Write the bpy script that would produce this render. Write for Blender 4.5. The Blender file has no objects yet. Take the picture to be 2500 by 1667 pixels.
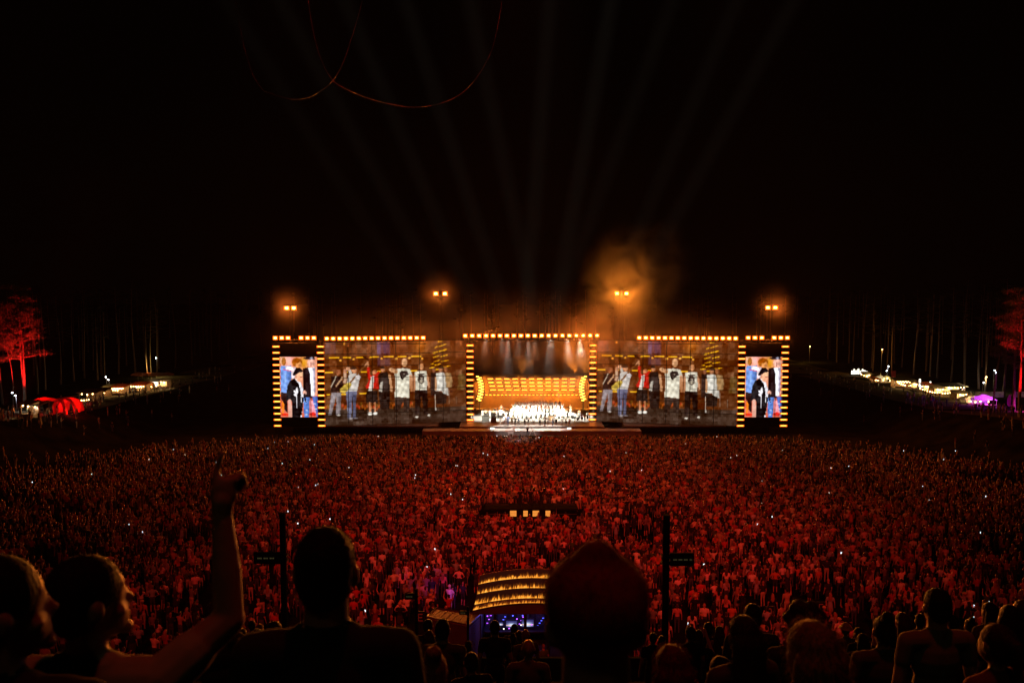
import bpy, bmesh, math, random
import numpy as np
from mathutils import Vector, Matrix, Euler

R = math.radians
rng = random.Random(7)
nrg = np.random.default_rng(7)
S = bpy.context.scene
COL = S.collection

# ------------------------------------------------------------------ camera
F_PX, PITCH = 2100.0, math.atan((833.5 - 670.0) / 2100.0)
cam_d = bpy.data.cameras.new("camera")
cam = bpy.data.objects.new("camera", cam_d)
COL.objects.link(cam)
cam.location = (0, 0, 0)
cam.rotation_euler = (math.pi / 2 - PITCH, 0, 0)
cam_d.sensor_width = 36.0
cam_d.lens = 36.0 * F_PX / 2500.0
cam_d.clip_start, cam_d.clip_end = 0.1, 3000
cam_d.dof.use_dof = True
cam_d.dof.focus_distance = 130
cam_d.dof.aperture_fstop = 4.0
S.camera = cam

# ------------------------------------------------------------------ night sky
world = bpy.data.worlds.new("World")
S.world = world
world.use_nodes = True
bg = world.node_tree.nodes["Background"]
bg.inputs[0].default_value = (1.0, 0.55, 0.25, 1)
bg.inputs[1].default_value = 0.00045

# ------------------------------------------------------------------ look and renderer
S.view_settings.view_transform = 'Standard'
S.view_settings.look = 'None'
S.view_settings.exposure = 0.0
S.view_settings.gamma = 1.0
S.render.engine = 'CYCLES'
CY = S.cycles
CY.max_bounces = 4
CY.diffuse_bounces = 0
CY.glossy_bounces = 2
CY.transmission_bounces = 2
CY.volume_bounces = 0
CY.transparent_max_bounces = 8
CY.sample_clamp_indirect = 2.0
CY.sample_clamp_direct = 30.0
CY.use_denoising = True
CY.caustics_reflective = CY.caustics_refractive = False
CY.volume_step_rate = 1.0
CY.volume_max_steps = 128
CY.use_adaptive_sampling = False

HAZE = 0.00005
LAMP_TINT = (1.0, 0.185, 0.022)
LAMP_L = 1300.0
BAR_L = 11.0


def spot(name, loc, target, watts, color, deg, blend=0.3, radius=0.15):
    d = bpy.data.lights.new(name, 'SPOT')
    d.energy, d.color = watts, color
    d.spot_size, d.spot_blend, d.shadow_soft_size = R(deg), blend, radius
    o = bpy.data.objects.new(name, d)
    COL.objects.link(o)
    o.location = loc
    o.rotation_euler = (Vector(target) - Vector(loc)).to_track_quat('-Z', 'Y').to_euler()
    return o


def point(name, loc, watts, color, radius=0.1):
    d = bpy.data.lights.new(name, 'POINT')
    d.energy, d.color, d.shadow_soft_size = watts, color, radius
    o = bpy.data.objects.new(name, d)
    COL.objects.link(o)
    o.location = loc
    return o


# follow spots on the roof edge over the stand: the white fans that cross the sky and hit the stage
ROOF = 18.0
for ratio, tx, k in ((-.62, -8.6, .55), (-.547, -4.4, .85), (-.42, -2.2, .9), (-.319, 1.1, 1.0), (-.208, 4.4, 1.0),
                     (.073, -2.1, 1.1), (.18, 1.0, 1.3), (.373, -2.3, .8), (.42, 5.7, .8), (.537, 7.2, .9)):
    spot("follow_spot_light", (ratio * ROOF, 0.6, ROOF), (tx + 3.4, 155, -25.0), 4400000 * k, (1.0, 0.96, 0.74), 1.35, 0.7, 0.2)
spot("follow_spot_light", (2.0, 0.6, ROOF), (1.0, 143, -26.6), 220000, (1.0, 0.95, 0.85), 3.2, 0.6, 0.2)
# red wash lamps on the same roof edge
for x, tx, ty, k in ((-12, -14, 60, .8), (-4, -4, 58, .9), (5, 8, 60, .9), (12, 19, 60, 1.0), (-2, -8, 84, .8), (3, 12, 84, .9)):
    spot("red_wash_light", (x, 3.0, ROOF), (tx, ty, -22.0), 38000 * k, (1.0, 0.038, 0.018), 29, 1.0, 0.4)
for x, tx, ty, k in ((0, 2, 108, 1.1), (-8, -30, 98, .22), (9, 32, 98, .26)):
    spot("amber_fill_light", (x, 37.0, ROOF + 3), (tx, ty, -25), 62000 * k, (1.0, 0.075, 0.018), 40, 1.0, 0.4)  # unseen amber washes added to brighten the far crowd
for x, tx in ((-14, -33), (14, 37)):
    spot("red_wash_light", (x, 3.0, ROOF), (tx, 64, -22.0), 6000, (1.0, 0.026, 0.010), 34, 1.0, 0.4)
spot("red_spill_light", (1.5, 3.5, ROOF), (2.5, 6, -5), 700, (1.0, 0.03, 0.01), 70, 1.0, 0.3)
point("stand_fill_light", (-3, -8, 14), 70, (1.0, 0.72, 0.35), 0.4)  # unseen warm fill added behind the camera for the spectators' backs


def ray(px, py):
    u, v = (px - 1250.0) / F_PX, (833.5 - py) / F_PX
    c, s = math.cos(PITCH), math.sin(PITCH)
    return Vector((u, c + v * s, -s + v * c))


def P(px, py, d):
    """The point of the place seen at photograph pixel (px, py) at ground distance d."""
    r = ray(px, py)
    return r * (d / r.y)


def WX(px, d):
    return P(px, 950, d).x


def ZC(py, d):
    return P(1250, py, d).z


# ------------------------------------------------------------------ materials
def _nt(name):
    m = bpy.data.materials.new(name)
    m.use_nodes = True
    nt = m.node_tree
    return m, nt, nt.nodes["Principled BSDF"]


def mat(name, color, rough=0.7, var=0.25, scale=3.0, metallic=0.0, bump=0.0, spec=0.3):
    m, nt, b = _nt(name)
    b.inputs["Roughness"].default_value = rough
    b.inputs["Metallic"].default_value = metallic
    b.inputs["Specular IOR Level"].default_value = spec
    tc = nt.nodes.new("ShaderNodeTexCoord")
    n = nt.nodes.new("ShaderNodeTexNoise")
    n.inputs["Scale"].default_value = scale
    n.inputs["Detail"].default_value = 4
    nt.links.new(tc.outputs["Object"], n.inputs["Vector"])
    r = nt.nodes.new("ShaderNodeValToRGB")
    r.color_ramp.elements[0].position, r.color_ramp.elements[1].position = 0.3, 0.7
    r.color_ramp.elements[0].color = tuple(c * (1 - var) for c in color) + (1,)
    r.color_ramp.elements[1].color = tuple(min(1, c * (1 + var)) for c in color) + (1,)
    nt.links.new(n.outputs["Fac"], r.inputs["Fac"])
    nt.links.new(r.outputs["Color"], b.inputs["Base Color"])
    if bump:
        bp = nt.nodes.new("ShaderNodeBump")
        bp.inputs["Strength"].default_value = bump
        nt.links.new(n.outputs["Fac"], bp.inputs["Height"])
        nt.links.new(bp.outputs["Normal"], b.inputs["Normal"])
    return m


def emis(name, color, strength, sample=True):
    m, nt, b = _nt(name)
    b.inputs["Base Color"].default_value = (0.02, 0.02, 0.02, 1)
    b.inputs["Emission Color"].default_value = tuple(color) + (1,)
    b.inputs["Emission Strength"].default_value = strength
    m.cycles.emission_sampling = 'AUTO' if sample else 'NONE'
    return m


def led_mat(name, strength):
    m, nt, b = _nt(name)
    b.inputs["Base Color"].default_value = (0.012, 0.012, 0.012, 1)
    b.inputs["Roughness"].default_value = 0.5
    a = nt.nodes.new("ShaderNodeAttribute")
    a.attribute_name = "led"
    nt.links.new(a.outputs["Color"], b.inputs["Emission Color"])
    b.inputs["Emission Strength"].default_value = strength
    m.cycles.emission_sampling = 'NONE'
    return m


M = {
    'black': mat("black_metal", (0.012, 0.012, 0.012), 0.5, 0.3, 2.0, 0.4),
    'truss': mat("truss_aluminium", (0.10, 0.10, 0.10), 0.45, 0.2, 2.0, 0.7),
    'deck': mat("stage_deck", (0.30, 0.29, 0.28), 0.35, 0.25, 1.2),
    'skirt': mat("black_drape", (0.010, 0.009, 0.008), 1.0, 0.4, 2.5, 0, 0, 0.02),
    'curtain': mat("back_curtain", (0.085, 0.06, 0.045), 0.9, 0.35, 0.6),
    'white': mat("white_paint", (0.78, 0.77, 0.74), 0.6, 0.06, 3.0),
    'ground': mat("trodden_grass", (0.012, 0.011, 0.007), 1.0, 0.6, 0.35, 0, 0, 0.0),
    'path': mat("sandy_path", (0.12, 0.10, 0.07), 1.0, 0.35, 0.6, 0, 0, 0.0),
    'concrete': mat("concrete", (0.045, 0.043, 0.04), 0.9, 0.2, 1.5),
    'bark': mat("pine_bark", (0.15, 0.10, 0.07), 0.9, 0.55, 5.0, 0, 0.5),
    'needle_night': mat("night_pine_needles", (0.02, 0.028, 0.014), 0.9, 0.4, 1.2),  # darker copy of the needles: night gloom put into the colour
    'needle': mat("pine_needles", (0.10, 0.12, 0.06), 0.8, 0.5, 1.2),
    'canvas': mat("pale_canvas", (0.62, 0.58, 0.50), 0.8, 0.12, 1.5),
    'canvas_red': mat("red_canvas", (0.5, 0.04, 0.03), 0.7, 0.2, 1.5),
    'canvas_or': mat("orange_canvas", (0.55, 0.20, 0.07), 0.8, 0.2, 1.5),
    'canvas_dark': mat("dark_canvas", (0.05, 0.045, 0.04), 0.8, 0.2, 1.5),
    'canvas_green': mat("pale_green_canvas", (0.45, 0.60, 0.50), 0.8, 0.1, 1.5),
    'wood': mat("stall_timber", (0.22, 0.13, 0.07), 0.7, 0.3, 4.0),
    'rubber': mat("cable_rubber", (0.006, 0.005, 0.004), 0.3, 0.2, 8.0, 0, 0, 0.6),
    'magenta': mat("magenta_cloth", (0.6, 0.05, 0.35), 0.7, 0.15, 2.0),
    'roofpanel': mat("ribbed_roof_sheet", (0.13, 0.10, 0.06), 0.6, 0.35, 2.5),
    'hair_dark': mat("dark_hair", (0.018, 0.012, 0.009), 0.6, 0.4, 30.0, 0, 0, 0.12),
    'hair_brown': mat("brown_hair", (0.07, 0.035, 0.018), 0.6, 0.4, 30.0, 0, 0, 0.12),
    'hair_blond': mat("blond_hair", (0.34, 0.20, 0.09), 0.6, 0.35, 30.0, 0, 0, 0.12),
    'hair_red': mat("red_hair", (0.22, 0.03, 0.02), 0.6, 0.35, 30.0, 0, 0, 0.12),  # plain red tone for one spectator's hair
    'hair_grey': mat("grey_hair", (0.28, 0.26, 0.24), 0.6, 0.3, 30.0, 0, 0, 0.12),
    'cap': mat("dark_red_cap", (0.26, 0.035, 0.03), 0.9, 0.25, 20.0, 0, 0.2),
    'straw': mat("pale_straw_hat", (0.55, 0.42, 0.22), 0.8, 0.25, 20.0),
    'lamp_bloom': emis("amber_lamp_bloom", (1.0, 0.135, 0.006), 1.5, False),  # glowing plate that stands in for lens bloom round each lamp
    'lamp': emis("amber_lamp_lens", LAMP_TINT, LAMP_L),
    'mast_lamp_yellow': emis("yellow_flood_lens", (1.0, 0.25, 0.022), LAMP_L * 0.75),
    'mast_lamp': emis("amber_flood_lens", LAMP_TINT, LAMP_L * 1.5),
    'bar': emis("amber_light_bar", (1.0, 0.24, 0.035), BAR_L),
    'rigbar': emis("amber_rig_bar", (1.0, 0.36, 0.05), 8.0),
    'torch': emis("yellow_lamp_cluster", (1.0, 0.42, 0.05), 9.0),
    'bulb': emis("warm_bulb", (1.0, 0.55, 0.18), 26.0, False),
    'bulb_cool': emis("cool_lamp", (0.85, 0.93, 1.0), 30.0, False),
    'sign_white': emis("lit_white_sign", (1.0, 0.92, 0.75), 2.4, False),
    'sign_warm': emis("lit_warm_panel", (1.0, 0.55, 0.16), 2.2, False),
    'sign_green': emis("exit_green", (0.10, 0.5, 0.15), 0.6, False),
    'faint': emis("dim_sign_print", (0.9, 0.75, 0.3), 0.035, False),
    'amber_panel': emis("backlit_amber_panel", (1.0, 0.33, 0.05), 0.85, False),
    'blue_led': emis("blue_led", (0.08, 0.10, 1.0), 3.0, False),
    'violet_led': emis("violet_led", (0.45, 0.08, 1.0), 3.0, False),
    'phone': emis("phone_screen", (0.9, 0.92, 1.0), 1.7, False),
    'led': led_mat("led_screen", 1.0),
    'led_side': led_mat("led_screen_portrait", 1.25),
}
for _k in ('hair_dark', 'hair_brown', 'hair_blond', 'hair_red', 'hair_grey'):
    _t = M[_k].node_tree
    _n = [q for q in _t.nodes if q.type == 'TEX_NOISE'][0]
    _n.inputs["Scale"].default_value = 1.0
    _mp = _t.nodes.new("ShaderNodeMapping")
    _mp.inputs["Scale"].default_value = (95, 95, 9)
    _tc = [q for q in _t.nodes if q.type == 'TEX_COORD'][0]
    _t.links.new(_tc.outputs["Object"], _mp.inputs["Vector"])
    _t.links.new(_mp.outputs[0], _n.inputs["Vector"])
    _bp = _t.nodes.new("ShaderNodeBump")
    _bp.inputs["Strength"].default_value, _bp.inputs["Distance"].default_value = 0.8, 0.012
    _t.links.new(_n.outputs["Fac"], _bp.inputs["Height"])
    _t.links.new(_bp.outputs["Normal"], _t.nodes["Principled BSDF"].inputs["Normal"])
for _k in ('canvas', 'canvas_red', 'canvas_or', 'canvas_green', 'magenta'):      # tent cloth lets light through
    _t = M[_k].node_tree
    _p = _t.nodes["Principled BSDF"]
    _tr, _ms = _t.nodes.new("ShaderNodeBsdfTranslucent"), _t.nodes.new("ShaderNodeMixShader")
    _t.links.new(_p.inputs["Base Color"].links[0].from_socket, _tr.inputs["Color"])
    _ms.inputs[0].default_value = 0.5
    _t.links.new(_p.outputs[0], _ms.inputs[1]); _t.links.new(_tr.outputs[0], _ms.inputs[2])
    _t.links.new(_ms.outputs[0], _t.nodes["Material Output"].inputs["Surface"])
# skin and clothes of single people: top = object colour, trousers and skin read the object's own tints
SK, _nt0, _b = _nt("skin")
_a = _nt0.nodes.new("ShaderNodeAttribute"); _a.attribute_type = 'OBJECT'; _a.attribute_name = "skin_tint"
_nt0.links.new(_a.outputs["Color"], _b.inputs["Base Color"]); _b.inputs["Roughness"].default_value = 0.5


def cloth(name, src):
    m, nt, b = _nt(name)
    b.inputs["Roughness"].default_value = 0.9
    b.inputs["Specular IOR Level"].default_value = 0.1
    if src == 'color':
        a = nt.nodes.new("ShaderNodeObjectInfo")
    else:
        a = nt.nodes.new("ShaderNodeAttribute")
        a.attribute_type = 'OBJECT'
        a.attribute_name = src
    n = nt.nodes.new("ShaderNodeTexNoise")
    n.inputs["Scale"].default_value = 9
    mr = nt.nodes.new("ShaderNodeMapRange")
    mr.inputs[3].default_value, mr.inputs[4].default_value = 0.7, 1.25
    nt.links.new(n.outputs["Fac"], mr.inputs[0])
    mx = nt.nodes.new("ShaderNodeVectorMath")
    mx.operation = 'SCALE'
    nt.links.new(a.outputs["Color"], mx.inputs[0])
    nt.links.new(mr.outputs[0], mx.inputs["Scale"])
    nt.links.new(mx.outputs[0], b.inputs["Base Color"])
    return m


TOP, BOT = cloth("shirt_cloth", 'color'), cloth("trouser_cloth", 'trouser_tint')
SHOE = mat("shoe_leather", (0.05, 0.045, 0.04), 0.6)


def inst_mat(name, attr, rough):
    m, nt, b = _nt(name)
    a = nt.nodes.new("ShaderNodeAttribute")
    a.attribute_type = 'INSTANCER'
    a.attribute_name = attr
    nt.links.new(a.outputs["Color"], b.inputs["Base Color"])
    b.inputs["Roughness"].default_value = rough
    return m


I_SKIN, I_TOP, I_BOT, I_HAIR = (inst_mat("crowd_skin", "skin", .5), inst_mat("crowd_shirt", "top", .9),
                                inst_mat("crowd_trousers", "bottom", .9), inst_mat("crowd_hair", "hair", .4))


# ------------------------------------------------------------------ scene-graph helpers
def tag(o, label=None, cat=None, group=None, kind=None):
    for k, v in (("label", label), ("category", cat), ("group", group), ("kind", kind)):
        if v:
            o[k] = v
    return o


def thing(name, label, cat, loc=(0, 0, 0), rotz=0.0, group=None):
    o = bpy.data.objects.new(name, None)
    o.empty_display_size = 0.2
    COL.objects.link(o)
    o.location, o.rotation_euler = loc, (0, 0, rotz)
    return tag(o, label, cat, group)


def kids(o):
    return [c for c in _KIDS.get(o.name, ())]


_KIDS = {}


def link(name, me, parent=None, loc=(0, 0, 0)):
    o = bpy.data.objects.new(name, me)
    COL.objects.link(o)
    o.location = loc
    if parent is not None:
        o.parent = parent
        _KIDS.setdefault(parent.name, []).append(o)
    return o


def dup(root, loc, rotz=None, label=None, group=None):
    c = root.copy()
    COL.objects.link(c)
    c.location = loc
    if rotz is not None:
        c.rotation_euler = (0, 0, rotz)
    if label:
        c['label'] = label
    if group:
        c['group'] = group
    for ch in kids(root):
        k = ch.copy()
        COL.objects.link(k)
        k.parent = c
        _KIDS.setdefault(c.name, []).append(k)
        for g in kids(ch):
            q = g.copy()
            COL.objects.link(q)
            q.parent = k
            _KIDS.setdefault(k.name, []).append(q)
    return c


class MB:
    """Collects shapes, then links them as one mesh object."""

    def __init__(self):
        self.v, self.f, self.m = [], [], []

    def add(self, vs, fs, mi=0):
        o = len(self.v)
        self.v += [tuple(p) for p in vs]
        self.f += [tuple(i + o for i in f) for f in fs]
        self.m += [mi] * len(fs)
        return self

    def box(self, c, s, rz=0.0, mi=0, rx=0.0):
        x, y, z = s[0] / 2, s[1] / 2, s[2] / 2
        rot = Matrix.Rotation(rz, 3, 'Z') @ Matrix.Rotation(rx, 3, 'X')
        vs = [rot @ Vector((a * x, b * y, e * z)) + Vector(c) for a, b, e in
              ((-1, -1, -1), (1, -1, -1), (1, 1, -1), (-1, 1, -1), (-1, -1, 1), (1, -1, 1), (1, 1, 1), (-1, 1, 1))]
        return self.add(vs, [(0, 3, 2, 1), (4, 5, 6, 7), (0, 1, 5, 4), (1, 2, 6, 5), (2, 3, 7, 6), (3, 0, 4, 7)], mi)

    def tube(self, p0, p1, r0, r1=None, n=8, mi=0, caps=True):
        p0, p1 = Vector(p0), Vector(p1)
        r1 = r0 if r1 is None else r1
        q = (p1 - p0).to_track_quat('Z', 'Y')
        vs, fs = [], []
        for p, r in ((p0, r0), (p1, r1)):
            for i in range(n):
                a = 2 * math.pi * i / n
                vs.append(p + q @ Vector((r * math.cos(a), r * math.sin(a), 0)))
        for i in range(n):
            j = (i + 1) % n
            fs.append((i, j, n + j, n + i))
        if caps:
            fs += [tuple(range(n - 1, -1, -1)), tuple(range(n, 2 * n))]
        return self.add(vs, fs, mi)

    def path(self, pts, radii, n=6, mi=0):
        vs, fs = [], []
        pts = [Vector(p) for p in pts]
        for k, p in enumerate(pts):
            d = (pts[min(k + 1, len(pts) - 1)] - pts[max(k - 1, 0)])
            q = d.to_track_quat('Z', 'Y')
            r = radii if isinstance(radii, (int, float)) else radii[k]
            for i in range(n):
                a = 2 * math.pi * i / n
                vs.append(p + q @ Vector((r * math.cos(a), r * math.sin(a), 0)))
        for k in range(len(pts) - 1):
            for i in range(n):
                j = (i + 1) % n
                fs.append((k * n + i, k * n + j, k * n + n + j, k * n + n + i))
        fs += [tuple(range(n - 1, -1, -1)), tuple(range((len(pts) - 1) * n, len(pts) * n))]
        return self.add(vs, fs, mi)

    def lathe(self, c, prof, n=12, mi=0):
        vs, fs = [], []
        c = Vector(c)
        for r, z in prof:
            for i in range(n):
                a = 2 * math.pi * i / n
                vs.append(c + Vector((r * math.cos(a), r * math.sin(a), z)))
        for k in range(len(prof) - 1):
            for i in range(n):
                j = (i + 1) % n
                fs.append((k * n + i, k * n + j, k * n + n + j, k * n + n + i))
        return self.add(vs, fs, mi)

    def mesh(self, name, mats, smooth=False):
        me = bpy.data.meshes.new(name)
        me.from_pydata(self.v, [], self.f)
        for m in (mats if isinstance(mats, (list, tuple)) else [mats]):
            me.materials.append(m)
        if any(self.m):
            me.polygons.foreach_set("material_index", self.m)
        if smooth:
            me.polygons.foreach_set("use_smooth", [True] * len(me.polygons))
        me.update()
        return me

    def build(self, name, mats, parent=None, rel=None, smooth=False):
        if rel is not None:
            self.v = [tuple(Vector(p) - Vector(rel)) for p in self.v]
        return link(name, self.mesh(name, mats, smooth), parent)


# ------------------------------------------------------------------ terrain
def smooth01(t):
    t = max(0.0, min(1.0, t))
    return t * t * (3 - 2 * t)


def floor_z(d):
    return -28.0 + 0.073 * max(0.0, min(125.0, 150.0 - d))


def rise(d):
    if d < 115: return 5.2
    if d < 190: return 5.2 - 2.2 * (d - 115) / 75
    if d < 250: return 3.0 - 2.0 * (d - 190) / 60
    return 1.0 - 0.6 * min(1, (d - 250) / 100)


def terrain(x, y):
    return floor_z(y) + rise(y) * smooth01((abs(x) - 62.0) / 11.0) + 0.12 * math.sin(x * .31) * math.sin(y * .23)


def ground_at(px, py):
    r = ray(px, py)
    d = 40.0
    while d < 600:
        p = r * (d / r.y)
        if p.z <= terrain(p.x, p.y):
            break
        d += 0.25
    return r * (d / r.y)


def on_ground(px, d):
    x = WX(px, d)
    return Vector((x, d, terrain(x, d)))


g = MB()
xs = [-420, -330, -250, -190, -150, -120, -100, -90] + list(np.arange(-84, 85, 3.0)) + [90, 100, 120, 150, 190, 250, 330, 420]
ys = list(np.arange(20, 200, 4.0)) + list(np.arange(200, 320, 10.0)) + [340, 380, 440, 520, 640, 800]
vs = [(x, y, terrain(x, y)) for y in ys for x in xs]
nx = len(xs)
fs = [(j * nx + i, j * nx + i + 1, j * nx + nx + i + 1, j * nx + nx + i) for j in range(len(ys) - 1) for i in range(nx - 1)]
g.add(vs, fs)
tag(g.build("ground", M['ground'], smooth=True), kind='structure')
for sgn in (-1, 1):                       # sandy paths along the rim on either side, with the stalls
    pth = MB()
    yy = list(np.arange(96, 300, 3.0))
    vs = []
    for y in yy:
        for x in (74, 77, 80, 83, 86, 89):
            vs.append((sgn * x, y, terrain(sgn * x, y) + 0.03))
    fs = [(j * 6 + i, j * 6 + i + 1, j * 6 + 7 + i, j * 6 + 6 + i) for j in range(len(yy) - 1) for i in range(5)]
    pth.add(vs, fs if sgn > 0 else [f[::-1] for f in fs])
    tag(pth.build("path", M['path']), kind='structure')


def stand_z(d):
    """Tread height of the stand's terrace at distance d from the camera (0.45 m treads)."""
    k = math.floor(d / 0.45)
    return -1.5 - 0.42 * (k * 0.45)


st = MB()
for k in range(-4, 46):
    y0 = k * 0.45
    z = -1.5 - 0.42 * y0
    st.box((0, y0 + 0.225, z - 0.25), (60, 0.45, 0.5))
st.box((0, 20.75, -19.5), (60, 0.1, 20.0))
tag(st.build("terrace_steps", M['concrete']), "concrete steps of the stand under the nearest spectators", "stand", kind='structure')


# ================================================================== THE STAGE
DECK = ZC(1029, 155)
ORD = ["first", "second", "third", "fourth", "fifth", "sixth", "seventh", "eighth", "ninth", "tenth", "eleventh", "twelfth",
       "thirteenth", "fourteenth", "fifteenth", "sixteenth", "seventeenth", "eighteenth", "nineteenth", "twentieth"]

stage = thing("stage", "long black festival stage with a pale lit deck and lower forestage", "stage", (WX(1297, 155), 152, DECK - 1.6))
base = stage.location
b = MB(); b.box((WX(1297, 155), 161, DECK - 0.9), (25.5, 22, 1.8)); b.build("main_deck", M['deck'], stage, base)
b = MB(); b.box((WX(1297, 152), 148.6, DECK - 1.05), (38.0, 2.6, 1.5)); b.build("front_apron", M['deck'], stage, base)
b = MB(); b.box((WX(1297, 150), 145.0, DECK - 1.75), (9.6, 4.4, 1.3)); b.build("forestage", M['white'], stage, base)
b = MB(); b.box((WX(1297, 150), 150.6, DECK - 1.3), (84.0, 0.9, 2.1)); b.build("front_skirt", M['skirt'], stage, base)
for x0, x1 in ((-33, -13.2), (20.0, 38.0)):
    b = MB(); b.box(((x0 + x1) / 2, 156, DECK - 0.95), (x1 - x0, 10, 1.7)); b.build("side_deck", M['deck'], stage, base)
for k, (h, dd) in enumerate(((0.35, 157.6), (0.7, 159.6), (1.0, 161.8))):
    b = MB(); b.box((WX(1312, 160), dd + 0.9, DECK + h / 2 + 0.002), (10.4, 1.9, h)); b.build("choir_riser", M['black'], stage, base)
for px in (1222, 1385):
    b = MB(); b.box((WX(px, 159), 160, DECK + 0.27), (4.6, 2.6, 0.5)); b.build("band_riser", M['black'], stage, base)

# dark back wall and side walls of the inner stage
house = thing("stage_house", "open inner stage with an amber lit back cloth behind the choir", "stage house", (WX(1297, 170), 170, DECK))
hb = house.location
zt = ZC(914, 170)
b = MB(); b.box((WX(1297, 170), 171.0, (DECK + zt) / 2), (25.4, 0.2, zt - DECK)); b.build("back_cloth", M['curtain'], house, hb)
for px in (1150, 1446):
    b = MB(); b.box((WX(px, 164), 164, (DECK + zt) / 2), (0.25, 13, zt - DECK)); b.build("side_wall", M['curtain'], house, hb)
    b = MB(); b.box((WX(px, 164), 157.4, (DECK + zt) / 2), (0.5, 0.5, zt - DECK)); b.build("post", M['black'], house, hb)


# ---------------- portal and LED towers
def truss(mb, x, y, z0, z1, w, mi=0):
    for sx in (-1, 1):
        for sy in (-1, 1):
            mb.tube((x + sx * w / 2, y + sy * w / 2, z0), (x + sx * w / 2, y + sy * w / 2, z1), 0.045, n=5, mi=mi)
    n = max(2, int((z1 - z0) / w))
    for k in range(n):
        za, zb = z0 + (z1 - z0) * k / n, z0 + (z1 - z0) * (k + 1) / n
        for sy in (-1, 1):
            a = 1 if k % 2 else -1
            mb.tube((x - a * w / 2, y + sy * w / 2, za), (x + a * w / 2, y + sy * w / 2, zb), 0.025, n=4, mi=mi)


def light_tower(px, d, y_top, y_bot, w_px, label, n=14):
    x = WX(px, d)
    z0, z1 = ZC(y_bot, d), ZC(y_top, d)
    t = thing("light_tower", label, "light tower", (x, d, z0 - 0.5), group="towers of amber light bars")
    b = MB(); truss(b, 0, 0.55, -0.8, z1 - z0 + 1.6, 0.9); b.build("truss", M['black'], t)
    w = w_px / F_PX * d
    proto = None
    for k in range(n):
        zz = 0.5 + (z1 - z0) * k / (n - 1)
        if proto is None:
            mb = MB(); mb.box((0, 0.06, 0), (w + .16, 0.1, 0.44)); mb.add([(-w / 2 + .1, 0, -.05), (w / 2 - .1, 0, -.05), (w / 2 - .1, 0, .05), (-w / 2 + .1, 0, .05)], [(0, 1, 2, 3)], 1)
            mb.add([(-w / 2 - .06, .006, -.17), (w / 2 + .06, .006, -.17), (w / 2 + .06, .006, .17), (-w / 2 - .06, .006, .17)], [(0, 1, 2, 3)], 2)  # amber plate behind the bar's core, added as its bloom
            proto = mb.mesh("light_bar", [M['black'], M['bar'], M['lamp_bloom']])
        link("light_bar", proto, t, (0, 0, zz))
    return t


light_tower(676, 150, 846, 1039, 17, "outermost tower of amber light bars at the hatless end, far from the smoke")
light_tower(784, 150, 846, 1039, 17, "tower of amber light bars between portrait screen and wide screen, smoke-free end")
light_tower(1148, 155, 843, 1025, 16.5, "central portal tower of amber bars beside the wide screen with white blouse")
light_tower(1447, 155, 843, 1024, 16.5, "central portal tower of amber bars in the orange smoke")
light_tower(1809.5, 150, 846, 1039, 17, "tower of amber light bars between wide screen and portrait screen, smoky end")
light_tower(1915, 150, 846, 1039, 17, "outermost tower of amber light bars on the stage end below the lane of stalls")
for o, l in zip([o for o in COL.objects if o.name.startswith("light_tower")],
                ("leftmost tower of amber light bars, outside the left portrait screen",
                 "tower of amber light bars between left portrait screen and left wide screen",
                 "left tower of amber light bars at the central stage opening",
                 "right tower of amber light bars at the central stage opening, in orange smoke",
                 "tower of amber light bars between right wide screen and right portrait screen",
                 "rightmost tower of amber light bars, outside the right portrait screen")):
    o['label'] = l


def gantry(px0, px1, d, py, label, legs=()):
    x0, x1, z = WX(px0, d), WX(px1, d), ZC(py, d)
    t = thing("lighting_gantry", label, "gantry", ((x0 + x1) / 2, d, z), group="gantries carrying the amber floodlights")
    L = x1 - x0
    b = MB()
    for sy in (0, .6):
        for sz in (0, .6):
            b.tube((-L / 2, .5 + sy, -1.0 + sz), (L / 2, .5 + sy, -1.0 + sz), .05, n=5)
    b.build("chord", M['black'], t)
    b = MB()
    n = max(3, int(L / .7))
    for k in range(n):
        a = 1 if k % 2 else -1
        b.tube((-L / 2 + L * k / n, .5, -.7 - .3 * a), (-L / 2 + L * (k + 1) / n, .5, -.7 + .3 * a), .025, n=4)
    b.build("bracing", M['black'], t)
    return t


# ---------------- amber floodlights
def make_lamp():
    t = thing("floodlight", "amber floodlight", "floodlight", (0, 0, 0), group="amber floodlights along the stage top")
    b = MB(); b.box((0, 0.22, 0), (0.86, 0.36, 0.66)); b.box((0, 0.42, 0.0), (0.5, 0.08, 0.4)); b.build("housing", M['black'], t)
    b = MB(); b.add([(-.20, .02, -.14), (.20, .02, -.14), (.20, .02, .14), (-.20, .02, .14)], [(0, 1, 2, 3)]); b.build("lens", M['lamp'], t)
    b = MB(); b.add([(-.45, .035, -.36), (.45, .035, -.36), (.45, .035, .36), (-.45, .035, .36)], [(0, 1, 2, 3)]); b.build("bloom_plate", M['lamp_bloom'], t)  # glowing plate behind the lens imitates its bloom
    b = MB(); b.box((-.46, .22, -.2), (.04, .08, .7)); b.box((.46, .22, -.2), (.04, .08, .7)); b.box((0, .22, -.56), (.96, .08, .04)); b.build("bracket", M['black'], t)
    return t


lamp0 = make_lamp()
lamp_used = [False]


def place_lamp(px, py, d, label):
    loc = P(px, py, d)
    if not lamp_used[0]:
        lamp_used[0] = True
        lamp0.location = loc
        lamp0['label'] = label
        return lamp0
    return dup(lamp0, loc, None, label)


def lamp_row(px0, px1, n, py0, py1, d, where):
    for k in range(n):
        f = k / (n - 1)
        place_lamp(px0 + (px1 - px0) * f, py0 + (py1 - py0) * f, d, "amber floodlight on the %s, %s from its left end" % (where, ORD[k]))


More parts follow.
